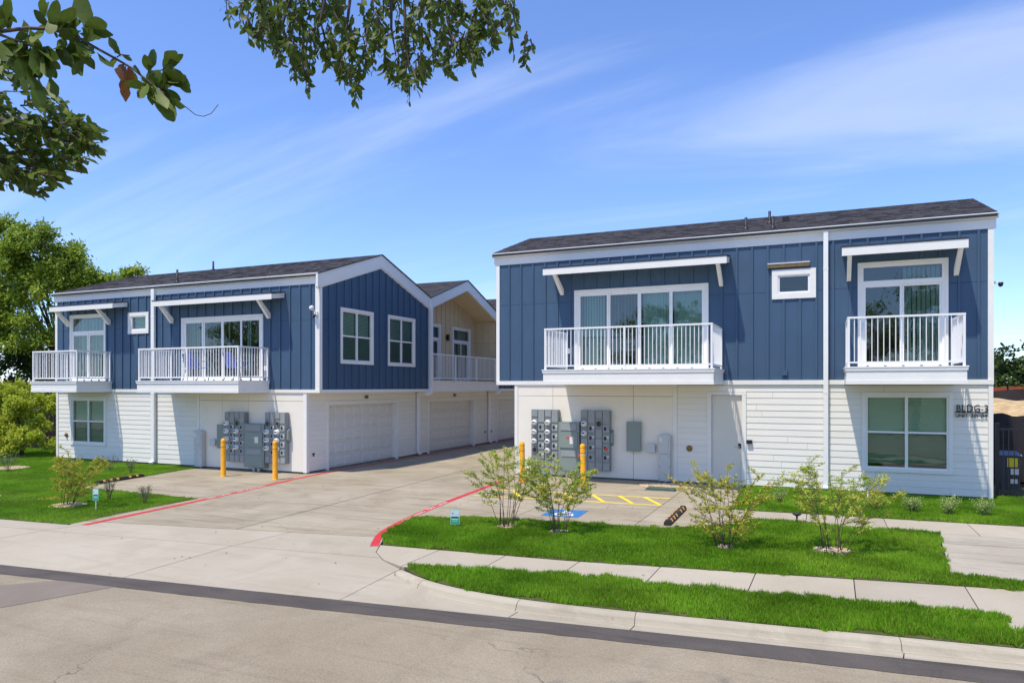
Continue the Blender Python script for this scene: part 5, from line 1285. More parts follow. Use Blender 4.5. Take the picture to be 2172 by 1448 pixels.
# bank of straw coloured dirt
q = MB(); vs = []; nx, ny = 50, 24
rg = np.random.default_rng(5)
for j in range(ny + 1):
    for i in range(nx + 1):
        x, y = 3.9 + 30 * i / nx, 25.3 + 20 * j / ny
        z = 0.1 + 2.0 * min(1, max(0, (y - 26) / 11)) ** 0.7 + 0.10 * math.sin(x * 1.3 + y) + 0.08 * rg.random() - 0.03 * (x - 8)
        vs.append((x, y, max(z, -0.05)))
q.poly(vs, [(j * (nx + 1) + i, j * (nx + 1) + i + 1, (j + 1) * (nx + 1) + i + 1, (j + 1) * (nx + 1) + i) for j in range(ny) for i in range(nx)], True)
tag(q.build('dirt_bank', DIRT), kind='structure')
# pale rocks along the top of the bank
def rock(x, y, z, s_, label, i):
    rg_ = random.Random(i); vs = []; fs = []
    for a in range(5):
        ph = math.pi * (a + 0.5) / 5
        for b_ in range(7):
            th = 2 * math.pi * b_ / 7; rr_ = s_ * rg_.uniform(0.75, 1.15)
            vs.append((x + rr_ * 1.5 * math.sin(ph) * math.cos(th), y + rr_ * math.sin(ph) * math.sin(th), z + rr_ * 0.7 * math.cos(ph)))
    for a in range(4):
        for b_ in range(7): fs.append((a * 7 + b_, (a + 1) * 7 + b_, (a + 1) * 7 + (b_ + 1) % 7, a * 7 + (b_ + 1) % 7))
    fs += [tuple(range(7)), tuple(reversed(range(28, 35)))]
    q_ = MB(); q_.poly(vs, fs); tag(q_.build('rock', mat('pale_rock', (0.62, 0.56, 0.46), 0.9, 0.2, 5, 0.4, 12, rand=0.15)), label, 'rock', 'pale rocks on the dirt bank')
for i in range(16):
    rock(9.6 + i * 0.42 + random.uniform(-.15, .15), 36.6 + random.uniform(-.5, .5), 2.02 - 0.03 * i * 0.4 + random.uniform(-.08, .1), random.uniform(0.10, 0.22), 'pale rock on the crest of the dirt bank', i)
# red barrier and low buildings beyond
t = thing('barrier_wall', 'rusty red barrier beyond the dirt bank', 'wall', (16, 56, 0))
for i in range(7): box('panel', 8.5 + i * 2.6, 11.0 + i * 2.6, 56.0, 56.12, 0.3, 2.72 + 0.05 * (i % 3), BRICKF, t)
# bin by the fence
t = thing('utility_bin', 'dark grey bin with yellow sticker behind the iron fence', 'bin', (4.53, 22.9, 0))
BIN = mat('bin_plastic', (0.05, 0.055, 0.07), 0.5, 0.15, 8)
q = MB(); q.poly([(4.32, 22.70, 0), (4.74, 22.70, 0), (4.74, 23.1, 0), (4.32, 23.1, 0), (4.29, 22.66, .92), (4.77, 22.66, .92), (4.77, 23.14, .92), (4.29, 23.14, .92)], [(0, 3, 2, 1), (4, 5, 6, 7), (0, 1, 5, 4), (1, 2, 6, 5), (2, 3, 7, 6), (3, 0, 4, 7)]); q.build('body', BIN, t)
q = MB(); q.poly([(4.27, 22.63, .922), (4.79, 22.63, .922), (4.79, 23.16, .922), (4.27, 23.16, .922), (4.29, 22.65, .96), (4.77, 22.65, .96), (4.75, 23.12, 1.02), (4.31, 23.12, 1.02)], [(0, 3, 2, 1), (4, 5, 6, 7), (0, 1, 5, 4), (1, 2, 6, 5), (2, 3, 7, 6), (3, 0, 4, 7)]); q.build('lid', mat('bin_lid', (0.12, 0.15, 0.22), 0.45, 0.1, 8), t)
box('yellow_sticker', 4.45, 4.69, 22.648, 22.652, 0.62, 0.86, mat('sticker_yellow', (0.8, 0.62, 0.02), 0.5, 0.05, 8), t)
box('paper_label', 4.53, 4.71, 22.655, 22.66, 0.42, 0.58, LABELM, t); box('paper_label', 4.53, 4.69, 22.668, 22.673, 0.18, 0.30, LABELM, t)
# wooden fence on the left
t = thing('wooden_fence', 'dark brown wooden picket fence left of the left building', 'fence', (-30, 21.4, 0))
x = -35.2
while x < -27.1:
    h = 1.62 + random.uniform(-0.02, 0.02); q = MB()
    Face('y', 21.4).prism(q, [(x, -0.1), (x + 0.133, -0.1), (x + 0.133, h - 0.03), (x + 0.10, h), (x + 0.033, h), (x, h - 0.03)], 0.0, 0.018); q.build('picket', FENCEW, t); x += 0.141
for z in (0.35, 1.3): box('rail', -35.2, -27.1, 21.42, 21.46, z - 0.045, z + 0.045, FENCEW, t)
for x in (-35, -32.4, -29.8, -27.3): box('post', x - 0.045, x + 0.045, 21.461, 21.55, -0.1, 1.6, FENCEW, t)

# ------------------------------------------------------------------ shrubs, bushes, trees
def shrub(x, y, h, spread, n, seed, label, m=LEAFS, nleaf=1300, lean=(0, 0), low=0.0, leaf=(0.060, 0.019), yellow=0.0, stem=0.0075):
    rg_ = random.Random(seed); t = thing('shrub', label, 'shrub', (x, y, 0), 'thin young shrubs on the lawns')
    base_l = []; dir_l = []; hs_ = []
    def twig_leaves(p0, p1, cnt):
        d_ = (p1 - p0)
        for i in range(cnt):
            f = rg_.uniform(0.1, 1.0); p = p0 + d_ * f + Vector((rg_.gauss(0, .012), rg_.gauss(0, .012), rg_.gauss(0, .012)))
            dd = Vector((rg_.gauss(0, 1), rg_.gauss(0, 1), rg_.gauss(0.0, .55))).normalized() * 0.9 + d_.normalized() * 0.45
            base_l.append(p); dir_l.append(dd); hs_.append(p.z / h)
    per = nleaf / n
    for s_ in range(n):
        a = 2 * math.pi * (s_ + rg_.uniform(-.4, .4)) / n; r_ = spread * rg_.uniform(0.25, 1.0)
        top = Vector((x + lean[0] + r_ * math.cos(a), y + lean[1] + r_ * 0.8 * math.sin(a), h * rg_.uniform(0.68, 1.0) * (1 - 0.22 * (r_ / spread) ** 2)))
        b0 = Vector((x + 0.10 * math.cos(a) + rg_.uniform(-.07, .07), y + 0.10 * math.sin(a) + rg_.uniform(-.06, .06), -0.02))
        pts = []
        wob = Vector((rg_.uniform(-.06, .06), rg_.uniform(-.06, .06), 0))
        for i in range(7):
            f = i / 6; c = b0.lerp(top, f); c -= Vector((math.cos(a), math.sin(a), 0)) * r_ * 0.14 * math.sin(f * math.pi) * (1 if rg_.random() < 2 else 0); c += wob * math.sin(f * 5)
            pts.append(c)
        q = MB(); q.tube(pts, [stem * (1 - 0.75 * i / 6) for i in range(7)], 5)
        nt = rg_.randint(6, 9)
        for k_ in range(nt):
            f = 0.38 + low * -0.3 + (0.60 + low * 0.3) * (k_ + rg_.random()) / nt; f = min(f, 0.99); i = int(f * 6); p = pts[i].lerp(pts[min(i + 1, 6)], f * 6 - i)
            an = a + rg_.uniform(-1.6, 1.6); ln = rg_.uniform(0.16, 0.46) * (1.15 - 0.5 * f) * h / 1.6
            e = p + Vector((math.cos(an) * ln, math.sin(an) * ln, ln * rg_.uniform(0.0, 0.75)))
            mid = p.lerp(e, 0.5) + Vector((0, 0, -0.015)); q.tube([p, mid, e], [0.0045, 0.0035, 0.002], 4, False)
            twig_leaves(p.lerp(e, 0.25), e, int(per / (nt + 1) * rg_.uniform(0.6, 1.3)))
        twig_leaves(pts[4], pts[6], int(per / (nt + 1) * 1.5))
        q.build('stem', TWIG, t)
    B = np.array([tuple(v) for v in base_l]); D = np.array([tuple(v) for v in dir_l]); N = len(B); rg2 = np.random.default_rng(seed)
    nr = rg2.normal(0, 1, (N, 3)) + np.array([0, 0, 1.2])
    cl = vnoise(B[:, 0] * 3, B[:, 2] * 3 + B[:, 1], 2.0, seed); rv = np.clip(0.55 * cl + 0.35 * rg2.random(N) + yellow, 0, 1); rv[rg2.random(N) < 0.03] = 1.0
    leaf_mesh('foliage', B, D, nr, leaf[0] * rg2.uniform(0.6, 1.25, N), leaf[1] * rg2.uniform(0.7, 1.2, N), m, t, 0.1, rv)
    return t
shrub(-5.69, 12.72, 1.80, 0.92, 12, 21, 'tall thin shrub with leaning stems, nearest the right lawn sign', nleaf=4680, lean=(0.05, 0))
shrub(-4.58, 12.62, 1.52, 0.82, 12, 22, 'thin shrub standing before the blue parking symbol', LEAFS, nleaf=5280, lean=(0.05, 0), yellow=0.08)
shrub(-1.54, 12.59, 1.66, 0.95, 13, 23, 'yellowing bushy shrub right of the wheel stop', LEAFY, nleaf=5040, low=0.9)
shrub(0.14, 13.02, 1.74, 1.18, 12, 24, 'wide open shrub below the ground floor window', LEAFS, nleaf=4560, yellow=0.12, low=0.25)
shrub(-16.05, 10.98, 1.50, 0.85, 12, 25, 'yellow green shrub on the left lawn', LEAFY, nleaf=5280, lean=(0.35, 0.05), low=0.7)
def bush(x, y, h, r_, n, m, label, seed, up=0.6, leaf=(0.04, 0.018), group='small bushes', upright=False):
    rg2 = np.random.default_rng(seed); t = thing('bush', label, 'bush', (x, y, 0), group)
    q = MB(); k_ = 9
    tips = []
    for i in range(k_):
        a = 6.283 * i / k_ + rg2.uniform(-.3, .3); rr_ = r_ * rg2.uniform(0.3, 0.95); tp = Vector((x + rr_ * math.cos(a), y + rr_ * math.sin(a), h * rg2.uniform(0.65, 1.0)))
        q.tube([(x + rg2.uniform(-.03, .03), y + rg2.uniform(-.03, .03), -.02), Vector((x, y, 0)).lerp(tp, 0.55) + Vector((0, 0, .02)), tp], [0.006, 0.005, 0.002], 4, False); tips.append(tp)
    q.build('stems', TWIG, t)
    T = np.array([tuple(v) for v in tips]); idx = rg2.integers(0, k_, n); f = rg2.uniform(0.25, 1.02, n) ** 0.7
    B = np.array([x, y, 0.0]) + (T[idx] - np.array([x, y, 0.0])) * f[:, None] + rg2.normal(0, 0.10 * r_ + 0.012, (n, 3)); B[:, 2] = np.maximum(B[:, 2], 0.02)
    D = rg2.normal(0, 1, (n, 3)) + np.array([0, 0, up]) + (B - np.array([x, y, h * 0.3])) * 2
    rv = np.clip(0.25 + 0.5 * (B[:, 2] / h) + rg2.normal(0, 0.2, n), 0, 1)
    leaf_mesh('foliage', B, D, rg2.normal(0, 1, (n, 3)), leaf[0] * rg2.uniform(0.7, 1.2, n), leaf[1] * rg2.uniform(0.7, 1.2, n), m, t, 0.1, rv)
GB = 'small bushes along the right building'
bush(1.77, 17.78, 0.33, 0.22, 900, LEAFB, 'small round variegated bush, first left of the three by the corner', 41, group=GB)
bush(2.45, 17.76, 0.38, 0.23, 1000, LEAFB, 'small round variegated bush, middle of the three by the corner', 42, group=GB)
bush(3.12, 17.86, 0.36, 0.25, 1000, LEAFB, 'small round variegated bush, rightmost of the three by the corner', 43, group=GB)
bush(1.02, 17.85, 0.50, 0.34, 700, LEAFY, 'yellow green bush under the right edge of the widest shrub', 44, group=GB)
bush(-0.28, 17.55, 0.45, 0.22, 350, LEAFS, 'small bush in the grass near the white downspout', 45, group=GB)
bush(-0.95, 17.95, 0.36, 0.22, 350, LEAFB, 'small bush in the grass right of the grey door', 46, group=GB)
bush(0.35, 18.6, 0.42, 0.2, 300, LEAFS, 'small bush close to the white wall under the downspout', 47, group=GB)
GL = 'small bushes on the left lawn'
bush(-15.90, 11.90, 0.52, 0.17, 380, LEAFG, 'grey green upright bush right behind the left lawn sign', 51, 2.0, (0.05, 0.012), GL)
bush(-14.62, 11.85, 0.50, 0.20, 380, LEAFG, 'grey green upright bush nearest the left red stripe', 52, 2.0, (0.05, 0.012), GL)
bush(-20.24, 15.9, 0.48, 0.2, 300, LEAFG, 'grey green bush near the left downspout', 53, 2.0, (0.05, 0.014), GL)
bush(-21.6, 16.2, 0.5, 0.3, 340, LEAFG, 'pale grey bush below the left ground floor window', 54, 1.0, (0.05, 0.014), GL)
bush(-22.6, 15.6, 0.45, 0.35, 340, LEAFG, 'low grey bush behind the left shrub', 55, 1.0, (0.05, 0.014), GL)
bush(-24.3, 14.6, 0.6, 0.4, 500, LEAFG, 'grey bush at the foot of the bright bush', 56, 1.0, (0.06, 0.014), GL)

def crown_tree(name, label, base, trunk_h, clumps, nleaf, leaf, m, seed, r0=0.16, group=None, droop=0.0, dens=1.0, cat='tree', bark=None, lim_r=None, twigs=14):
    """clumps: (x, y, z, r) — limb from the trunk to each, twigs and leaves round it"""
    rg2 = np.random.default_rng(seed); rr_ = random.Random(seed)
    t = thing(name, label, cat, (base[0], base[1], base[2]), group); bark = bark or BARK
    B0 = Vector(base); top = Vector((base[0] + rr_.uniform(-.2, .2), base[1] + rr_.uniform(-.2, .2), base[2] + trunk_h))
    q = MB(); q.tube([B0 - Vector((0, 0, .1)), B0 + Vector((0, 0, .15)), B0.lerp(top, .5) + Vector((rr_.uniform(-.1, .1), 0, 0)), top], [r0 * 1.35, r0 * 1.05, r0 * 0.9, r0 * 0.7], 10); q.build('trunk', bark, t)
    q = MB(); Bs = []; Ds = []; Rv = []
    tot = sum(c[3] ** 2 for c in clumps)
    for (x, y, z, r_) in clumps:
        c = Vector((x, y, z)); st = B0.lerp(top, rr_.uniform(0.6, 1.0)); mid = st.lerp(c, 0.5) + Vector((rr_.uniform(-.25, .25), rr_.uniform(-.25, .25), rr_.uniform(0.0, .35)))
        lr = (lim_r or r0 * 0.4)
        q.tube([st, mid, c], [lr, lr * 0.6, lr * 0.22], 6, False)
        n = int(nleaf * r_ ** 2 / tot); k_ = max(4, twigs)
        tp = []
        for i in range(k_):
            v = Vector((rr_.gauss(0, 1), rr_.gauss(0, 1), rr_.gauss(0, .75))).normalized() * r_ * rr_.uniform(0.5, 1.0) + c - Vector((0, 0, droop * r_))
            q.tube([mid.lerp(c, rr_.uniform(.4, 1)), c.lerp(v, .5) + Vector((0, 0, .06 * r_)), v], [lr * 0.2, lr * 0.13, lr * 0.05], 4, False); tp.append(tuple(v))
        tp = np.array(tp); ii = rg2.integers(0, k_, n); f = rg2.uniform(0.15, 1.08, n) ** 0.6
        C = np.array([x, y, z]); P = C + (tp[ii] - C) * f[:, None] + rg2.normal(0, 0.13 * r_, (n, 3))
        Bs.append(P); Ds.append(rg2.normal(0, 1, (n, 3)) + (P - C) / max(r_, .05) * 0.7 + np.array([0, 0, -0.25 - droop])); Rv.append(np.clip(0.45 + rg2.normal(0, 0.16, n) + rr_.uniform(-.15, .15), 0, 1))
    q.build('limbs', bark, t)
    P = np.concatenate(Bs); D = np.concatenate(Ds); rv = np.concatenate(Rv); N = len(P)
    nr = rg2.normal(0, 1, (N, 3)) + np.array([0, 0, 0.9])
    leaf_mesh('crown', P, D, nr, leaf[0] * rg2.uniform(0.6, 1.25, N), leaf[1] * rg2.uniform(0.7, 1.2, N), m, t, 0.1, rv)
    return t
rr_ = random.Random(3)
# big tree left behind the building
cl = [(-33.2, 20.4, 9.6, 1.0), (-32.0, 20.6, 9.2, 1.1), (-31.0, 21.2, 8.5, 1.1), (-30.4, 22.0, 7.4, 1.2), (-29.3, 22.4, 7.6, 0.9), (-28.6, 22.6, 8.0, 0.55), (-33.6, 20.2, 8.0, 1.4), (-32.2, 20.8, 7.4, 1.3), (-31.4, 21.6, 6.2, 1.3), (-33.8, 19.9, 6.0, 1.4), (-32.4, 20.4, 5.2, 1.2), (-34.6, 20.8, 9.0, 1.2), (-35.2, 20.0, 7.0, 1.5), (-30.2, 22.6, 5.8, 1.0), (-29.0, 22.4, 6.6, 0.8), (-32.6, 22.0, 8.6, 1.2), (-34.4, 19.8, 10.0, 0.9), (-33.4, 20.0, 7.0, 1.3), (-34.6, 19.6, 8.2, 1.3), (-33.0, 20.2, 8.8, 1.0), (-34.0, 19.8, 5.0, 1.2), (-31.0, 21.4, 7.4, 1.0)]
crown_tree('leafy_tree', 'tall leafy green tree behind the left end of the left building', (-33.0, 22.4, 0), 4.5, cl, 44000, (0.19, 0.095), LEAFT, 61, 0.2, 'trees behind the left building')
cl = [(-33.4, 22.3, 3.4, 1.3), (-31.8, 22.6, 3.8, 1.2), (-34.8, 21.6, 4.2, 1.4), (-30.4, 23.0, 3.4, 1.0), (-33.8, 22.8, 2.2, 1.1), (-31.2, 22.8, 2.3, 0.9), (-35.5, 21.5, 2.5, 1.3), (-29.6, 23.2, 4.6, 0.9)]
crown_tree('leafy_tree', 'dark shaded tree over the wooden fence', (-33.2, 23.2, 0), 2.6, cl, 13000, (0.22, 0.11), LEAFF, 62, 0.16, 'trees behind the left building', droop=0.2)
cl = [(-28.4, 18.6, 2.2, 0.55), (-29.2, 18.2, 2.5, 0.7), (-30.2, 17.8, 2.6, 0.9), (-29.6, 18.0, 1.7, 0.8), (-28.5, 18.3, 1.4, 0.6), (-30.6, 17.4, 1.6, 1.0), (-29.4, 17.7, 0.9, 0.7), (-28.1, 18.0, 0.75, 0.5), (-30.4, 17.2, 0.7, 0.8), (-27.6, 18.4, 0.5, 0.35), (-29.0, 17.5, 0.45, 0.55), (-29.9, 17.2, 0.5, 0.6), (-28.6, 17.6, 0.9, 0.5), (-28.9, 17.8, 2.0, 0.6), (-30.8, 17.0, 1.2, 0.9), (-29.6, 17.4, 1.3, 0.6)]
crown_tree('bright_bush', 'bright yellow green bushy tree left of the left building', (-29.4, 18.2, 0), 1.0, cl, 32000, (0.13, 0.06), LEAFL, 63, 0.07, cat='bush')
crown_tree('leafy_tree', 'treetop just showing over the left roof ridge', (-51, 41, 0), 8.0, [(-51.0, 40.0, 10.9, 0.9), (-52.6, 40.0, 10.5, 1.0), (-49.8, 40.4, 10.3, 0.8)], 1500, (0.2, 0.1), LEAFT, 64, 0.15, 'trees behind the left building')
# far trees at the right
for i, (x, y, s_, lab) in enumerate(((13.0, 70, 1.0, 'far green tree beside the right building edge'), (16.2, 72, 1.05, 'far green tree at the right edge of the picture'), (20.0, 74, 1.1, 'far green tree past the right edge'), (10.5, 76, 1.0, 'far green tree mostly hidden by the right building'))):
    cl = [(x + a * s_, y + b_ * s_, 0.5 + c * s_, r_ * s_) for a, b_, c, r_ in ((0, 0, 4.4, 1.7), (-1.8, .3, 3.4, 1.6), (1.9, -.2, 3.5, 1.6), (-.8, -1, 2.6, 1.6), (1.0, -1, 2.4, 1.5), (-2.6, 0, 1.8, 1.5), (2.7, 0, 1.9, 1.5), (0, -1.5, 1.0, 1.7), (-1.9, -1, .3, 1.5), (2.0, -1, .2, 1.5))]
    crown_tree('far_tree', lab, (x, y, -0.1), 2.6, cl, 3600, (0.42, 0.26), LEAFF, 70 + i, 0.25, 'far trees beyond the building site')

# ------------------------------------------------------------------ overhanging tree above the camera
CR, SR = 0.9157, 0.4019
def cw_(u, v, d): return Vector((d * (CR * u - SR), d * (SR * u + CR), EYE + v * d))     # bearing u, rise v at distance d
ot = thing('overhanging_tree', 'dark leafy oak boughs hanging into the top of the picture', 'tree', (-4.6, -1.2, -0.1))
q = MB(); q.tube([(-4.6, -1.2, -0.3), (-4.6, -1.2, 0.4), (-4.5, -1.0, 2.6), (-4.3, -0.7, 4.6)], [0.30, 0.24, 0.21, 0.18], 12); q.build('trunk', BARK, ot)
limbs = MB(); Bs, Ds, Rv, Ls_ = [], [], [], []
rg2 = np.random.default_rng(81); rr_ = random.Random(81)
def spray(p0, p1, n, leaf, sag=0.05, rad=0.006):
    """a twig with leaves in two ranks"""
    p0, p1 = Vector(p0), Vector(p1); m_ = p0.lerp(p1, .5) + Vector((rr_.gauss(0, .02), rr_.gauss(0, .02), -sag + rr_.gauss(0, .015)))
    limbs.tube([p0, m_, p1], [rad, rad * .7, rad * .3], 4, False)
    ax = (p1 - p0).normalized()
    for i in range(n):
        f = (i + 0.5) / n; p = p0.lerp(m_, f * 2) if f < .5 else m_.lerp(p1, f * 2 - 1)
        s_ = 1 if i % 2 else -1; sd = ax.cross(Vector((rr_.gauss(0, .7), rr_.gauss(0, .7), 1))).normalized()
        Bs.append(tuple(p)); Ds.append(tuple(sd * s_ * rr_.uniform(.5, 1.1) + ax * rr_.uniform(.3, 1.0) + Vector((0, 0, rr_.uniform(-.7, .25))))); Ls_.append(leaf * rr_.uniform(.65, 1.2)); Rv.append(min(1, max(0, rr_.gauss(.45, .2))))
# central bough: hangs from above the frame
D0 = 4.6
bough = [Vector((-4.3, -0.7, 4.6)), Vector((-4.0, 1.2, 5.6)), cw_(-0.30, 0.66, 4.2), cw_(-0.17, 0.63, 4.6), cw_(-0.04, 0.60, 4.7)]
limbs.tube(bough, [0.11, 0.085, 0.05, 0.035, 0.018], 7, False)
def lower(px):  # lower outline of the mass, in picture rows of the survey
    pts = [(475, 40), (520, 90), (570, 100), (600, 140), (655, 195), (690, 145), (720, 170), (755, 215), (790, 150), (835, 185), (868, 215), (885, 185), (925, 140), (950, 160), (975, 140), (1000, 150), (1040, 110), (1070, 95), (1110, 140), (1125, 145)]
    for (a, b_), (c, d_) in zip(pts[:-1], pts[1:]):
        if a <= px <= c: return b_ + (d_ - b_) * (px - a) / (c - a)
    return 60
for i in range(265):
    px = rr_.uniform(480, 1118) if rr_.random() < .25 else rr_.uniform(540, 1085); lo = lower(px)
    y1 = lo * rr_.random() ** 0.75 * 1.0; y0 = y1 - rr_.uniform(25, 60); d = D0 + rr_.uniform(-.45, .45)
    dx = max(-20, min(20, rr_.gauss(0, 16))) if px > 560 else -abs(rr_.gauss(0, 14))
    a = cw_((px - dx - 1086) / 1510, (820 - y0) / 1510, d); b_ = cw_((px - 1086) / 1510, (820 - y1) / 1510, d + rr_.uniform(-.1, .1))
    spray(a, b_, rr_.randint(6, 10), 0.064, 0.005)
for px, py in ((600, 142), (655, 198), (652, 170), (690, 150), (722, 172), (755, 218), (760, 200), (700, 130), (792, 152), (835, 188), (868, 218), (866, 196), (885, 188), (925, 142), (952, 162), (976, 142), (1002, 152), (1042, 112), (1090, 118), (1112, 142), (1120, 150), (482, 42), (528, 96), (545, 92), (575, 105)):
    d = D0 + rr_.uniform(-.3, .3); u0_ = px - rr_.uniform(-14, 14)
    spray(cw_((u0_ - 1086) / 1510, (820 - py + 75) / 1510, d), cw_((px - 1086) / 1510, (820 - py) / 1510, d), rr_.randint(9, 12), 0.062, 0.0)
for i in range(60):   # above the frame
    a = cw_(rr_.uniform(-.36, .02), rr_.uniform(.57, .66), D0 + rr_.uniform(-.6, .6)); spray(a, a + Vector((rr_.gauss(0, .15), rr_.gauss(0, .15), rr_.gauss(-.1, .1))), 9, .064)
for px, py in ((520, 60), (610, 100), (690, 90), (745, 130), (840, 120), (870, 160), (960, 90), (1050, 60), (560, 40), (1090, 110)):
    limbs.tube([cw_((px * .8 + 160 - 1086) / 1510, 0.62, D0), cw_((px - 10 - 1086) / 1510, (820 - py * .5) / 1510, D0), cw_((px - 1086) / 1510, (820 - py) / 1510, D0)], [.014, .009, .003], 5, False)
# lower left mass
for i in range(235):
    px = rr_.uniform(-60, 212); lim = 410 - max(0, px - 90) * 0.75; topy = 130 + max(0, px - 20) * 0.75
    py = rr_.uniform(topy, lim); 
    if px > 150 and rr_.random() < .4: continue
    d = 4.3 + rr_.uniform(-.4, .4); b_ = cw_((px - 1086) / 1510, (820 - py) / 1510, d); a = cw_((px - rr_.uniform(15, 55) - 1086) / 1510, (820 - py + rr_.uniform(-12, 30)) / 1510, d)
    spray(a, b_, rr_.randint(6, 9), 0.074, 0.0)
limbs.tube([Vector((-4.3, -0.7, 4.6)), cw_(-0.95, 0.45, 3.6), cw_(-0.75, 0.38, 4.2), cw_(-0.62, 0.345, 4.35), cw_(-0.59, 0.33, 4.35)], [.08, .06, .035, .018, .006], 7, False)
limbs.tube([cw_(-0.80, 0.36, 4.1), cw_(-0.70, 0.32, 4.3), cw_(-0.60, 0.30, 4.3)], [.02, .012, .004], 5, False)
limbs.build('limbs', TWIGG, ot)
P = np.array(Bs); D = np.array(Ds); N = len(P)
nr = rg2.normal(0, 1, (N, 3)) + np.array([0.0, -0.6, 0.6])
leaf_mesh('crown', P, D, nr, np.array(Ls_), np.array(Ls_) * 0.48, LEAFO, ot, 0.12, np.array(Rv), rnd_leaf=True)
# nearest branch: single large leaves
def leaf_shape(name, m, lob=0.0):
    vs = []; fs = []; n = 9
    for i in range(n):
        f = i / (n - 1); w_ = 0.5 * 0.46 * math.sin(math.pi * min(1, f * 0.93 + 0.05)) ** 0.8 * (0.75 + 0.5 * f) * (1 + lob * math.sin(f * 12))
        z = -0.16 * f * f
        vs += [(-w_, f, z + 0.10 * w_), (0, f, z), (w_, f, z + 0.10 * w_)]
    for i in range(n - 1):
        for j in range(2): k_ = i * 3 + j; fs.append((k_, k_ + 1, k_ + 4, k_ + 3))
    vs += [(-.008, -.14, .02), (.008, -.14, .02)]; k_ = len(vs); fs.append((k_ - 2, k_ - 1, 2, 0))
    me = bpy.data.meshes.new(name); me.from_pydata(vs, [], fs); smooth(me); me.materials.append(m); return me
LM = [leaf_shape('leaf', LEAF1, l) for l in (0.0, 0.12, -0.1)]; LMb = leaf_shape('leaf', LEAF2, 0.2)
DN = 2.1
def pxp(x, y, d=DN): return cw_((x - 1086) / 1510, (820 - y) / 1510, d)
tw = MB()
main = [pxp(-260, 10, 2.0), pxp(-90, 72), pxp(10, 66), pxp(60, 60), pxp(105, 62), pxp(160, 76), pxp(200, 100), pxp(240, 122), pxp(280, 145), pxp(305, 165), pxp(335, 190), pxp(375, 214)]
tw.tube(main, [.016, .010, .0055, .005, .0045, .0042, .004, .0036, .0033, .003, .0025, .0016], 6, False)
tw.tube([pxp(375, 214), pxp(395, 228), pxp(415, 244), pxp(432, 247), pxp(448, 241), pxp(463, 222)], [.0016, .0014, .0012, .0012, .0011, .0010], 5, False)
tw.tube([pxp(-60, 60), pxp(0, 74), pxp(40, 88), pxp(80, 103), pxp(110, 112)], [.006, .0045, .0035, .003, .002], 5, False)
tw.tube([pxp(248, 122), pxp(256, 116), pxp(275, 118)], [.002, .0018, .0015], 4, False)
tw.tube([pxp(318, 160), pxp(345, 148), pxp(372, 118)], [.0022, .002, .0015], 4, False)
tw.tube(list([Vector((-4.3, -0.7, 4.6)), Vector((-3.6, 0.1, 4.35)), pxp(-260, 10, 2.0)]), [.05, .03, .016], 6, False)
br = tw.build('near_branch', TWIGG, ot)
LEAVES = [  # stem x, y, tip x, y (survey), brown?
 (100, 60, 90, -5, 0), (108, 60, 120, 5, 0), (105, 55, 68, 25, 0), (112, 58, 160, 18, 0), (118, 62, 178, 48, 0), (178, 50, 172, 2, 0), (182, 54, 230, 46, 0), (184, 58, 228, 74, 0), (180, 60, 215, 82, 0), (176, 62, 190, 78, 0),
 (120, 66, 148, 68, 0), (115, 66, 122, 80, 0), (60, 62, 38, 85, 0), (64, 64, 78, 95, 0), (20, 64, 5, 20, 0), (14, 64, 22, 58, 0), (2, 62, 18, -6, 0), (18, 84, 8, 116, 0), (26, 84, 18, 112, 0),
 (150, 78, 160, 110, 0), (156, 84, 150, 135, 0), (150, 92, 164, 148, 0), (160, 92, 194, 112, 0), (162, 96, 198, 146, 0), (138, 78, 126, 108, 0), (130, 96, 150, 134, 0), (128, 98, 110, 112, 0),
 (80, 104, 128, 150, 0), (74, 100, 104, 136, 0), (86, 108, 116, 168, 0), (70, 104, 78, 160, 0), (66, 108, 60, 186, 0), (62, 108, 42, 158, 0), (78, 112, 84, 220, 0), (92, 118, 118, 212, 0), (48, 110, 52, 196, 0), (90, 104, 112, 120, 0), (40, 98, 22, 140, 0),
 (254, 116, 230, 80, 0), (250, 114, 244, 98, 0), (258, 116, 280, 128, 0), (244, 122, 236, 134, 0),
 (262, 138, 250, 172, 1), (266, 146, 264, 212, 1), (272, 142, 282, 180, 1), (280, 150, 284, 174, 0),
 (300, 160, 290, 142, 0), (315, 150, 330, 106, 0), (318, 152, 308, 122, 0), (348, 148, 375, 106, 0), (352, 148, 382, 116, 0), (355, 150, 380, 186, 0), (362, 150, 402, 182, 0), (368, 146, 392, 190, 0),
 (305, 170, 362, 182, 0), (310, 172, 350, 160, 0), (312, 180, 300, 200, 0), (318, 182, 322, 222, 0), (325, 184, 346, 240, 0), (330, 188, 360, 244, 0), (340, 188, 381, 214, 0), (330, 178, 375, 200, 0), (308, 168, 318, 196, 0)]
LV2 = []
for (x0, y0, x1, y1, bn) in LEAVES:
    l_ = math.hypot(x1 - x0, y1 - y0)
    if l_ > 58:   # long spans are two leaves, one behind the other
        f = 54 / l_; LV2.append((x0, y0, x0 + (x1 - x0) * f, y0 + (y1 - y0) * f, bn)); LV2.append((x1 - (x1 - x0) * f * .9 + rr_.uniform(-8, 8), y1 - (y1 - y0) * f * .9, x1, y1, bn))
    else: LV2.append((x0, y0, x1, y1, bn))
for (cx_, cy_, n_) in ((70, 130, 16), (150, 60, 8), (30, 95, 8), (330, 178, 7), (95, 45, 7), (180, 110, 6), (15, 30, 5)):
    for _ in range(n_):
        a = rr_.uniform(0, 6.28); x0, y0 = cx_ + rr_.gauss(0, 20), cy_ + rr_.gauss(0, 16); l_ = rr_.uniform(26, 44); LV2.append((x0, y0, x0 + l_ * math.cos(a), y0 + l_ * abs(math.sin(a)) * (1 if rr_.random() < .75 else -1), 0))
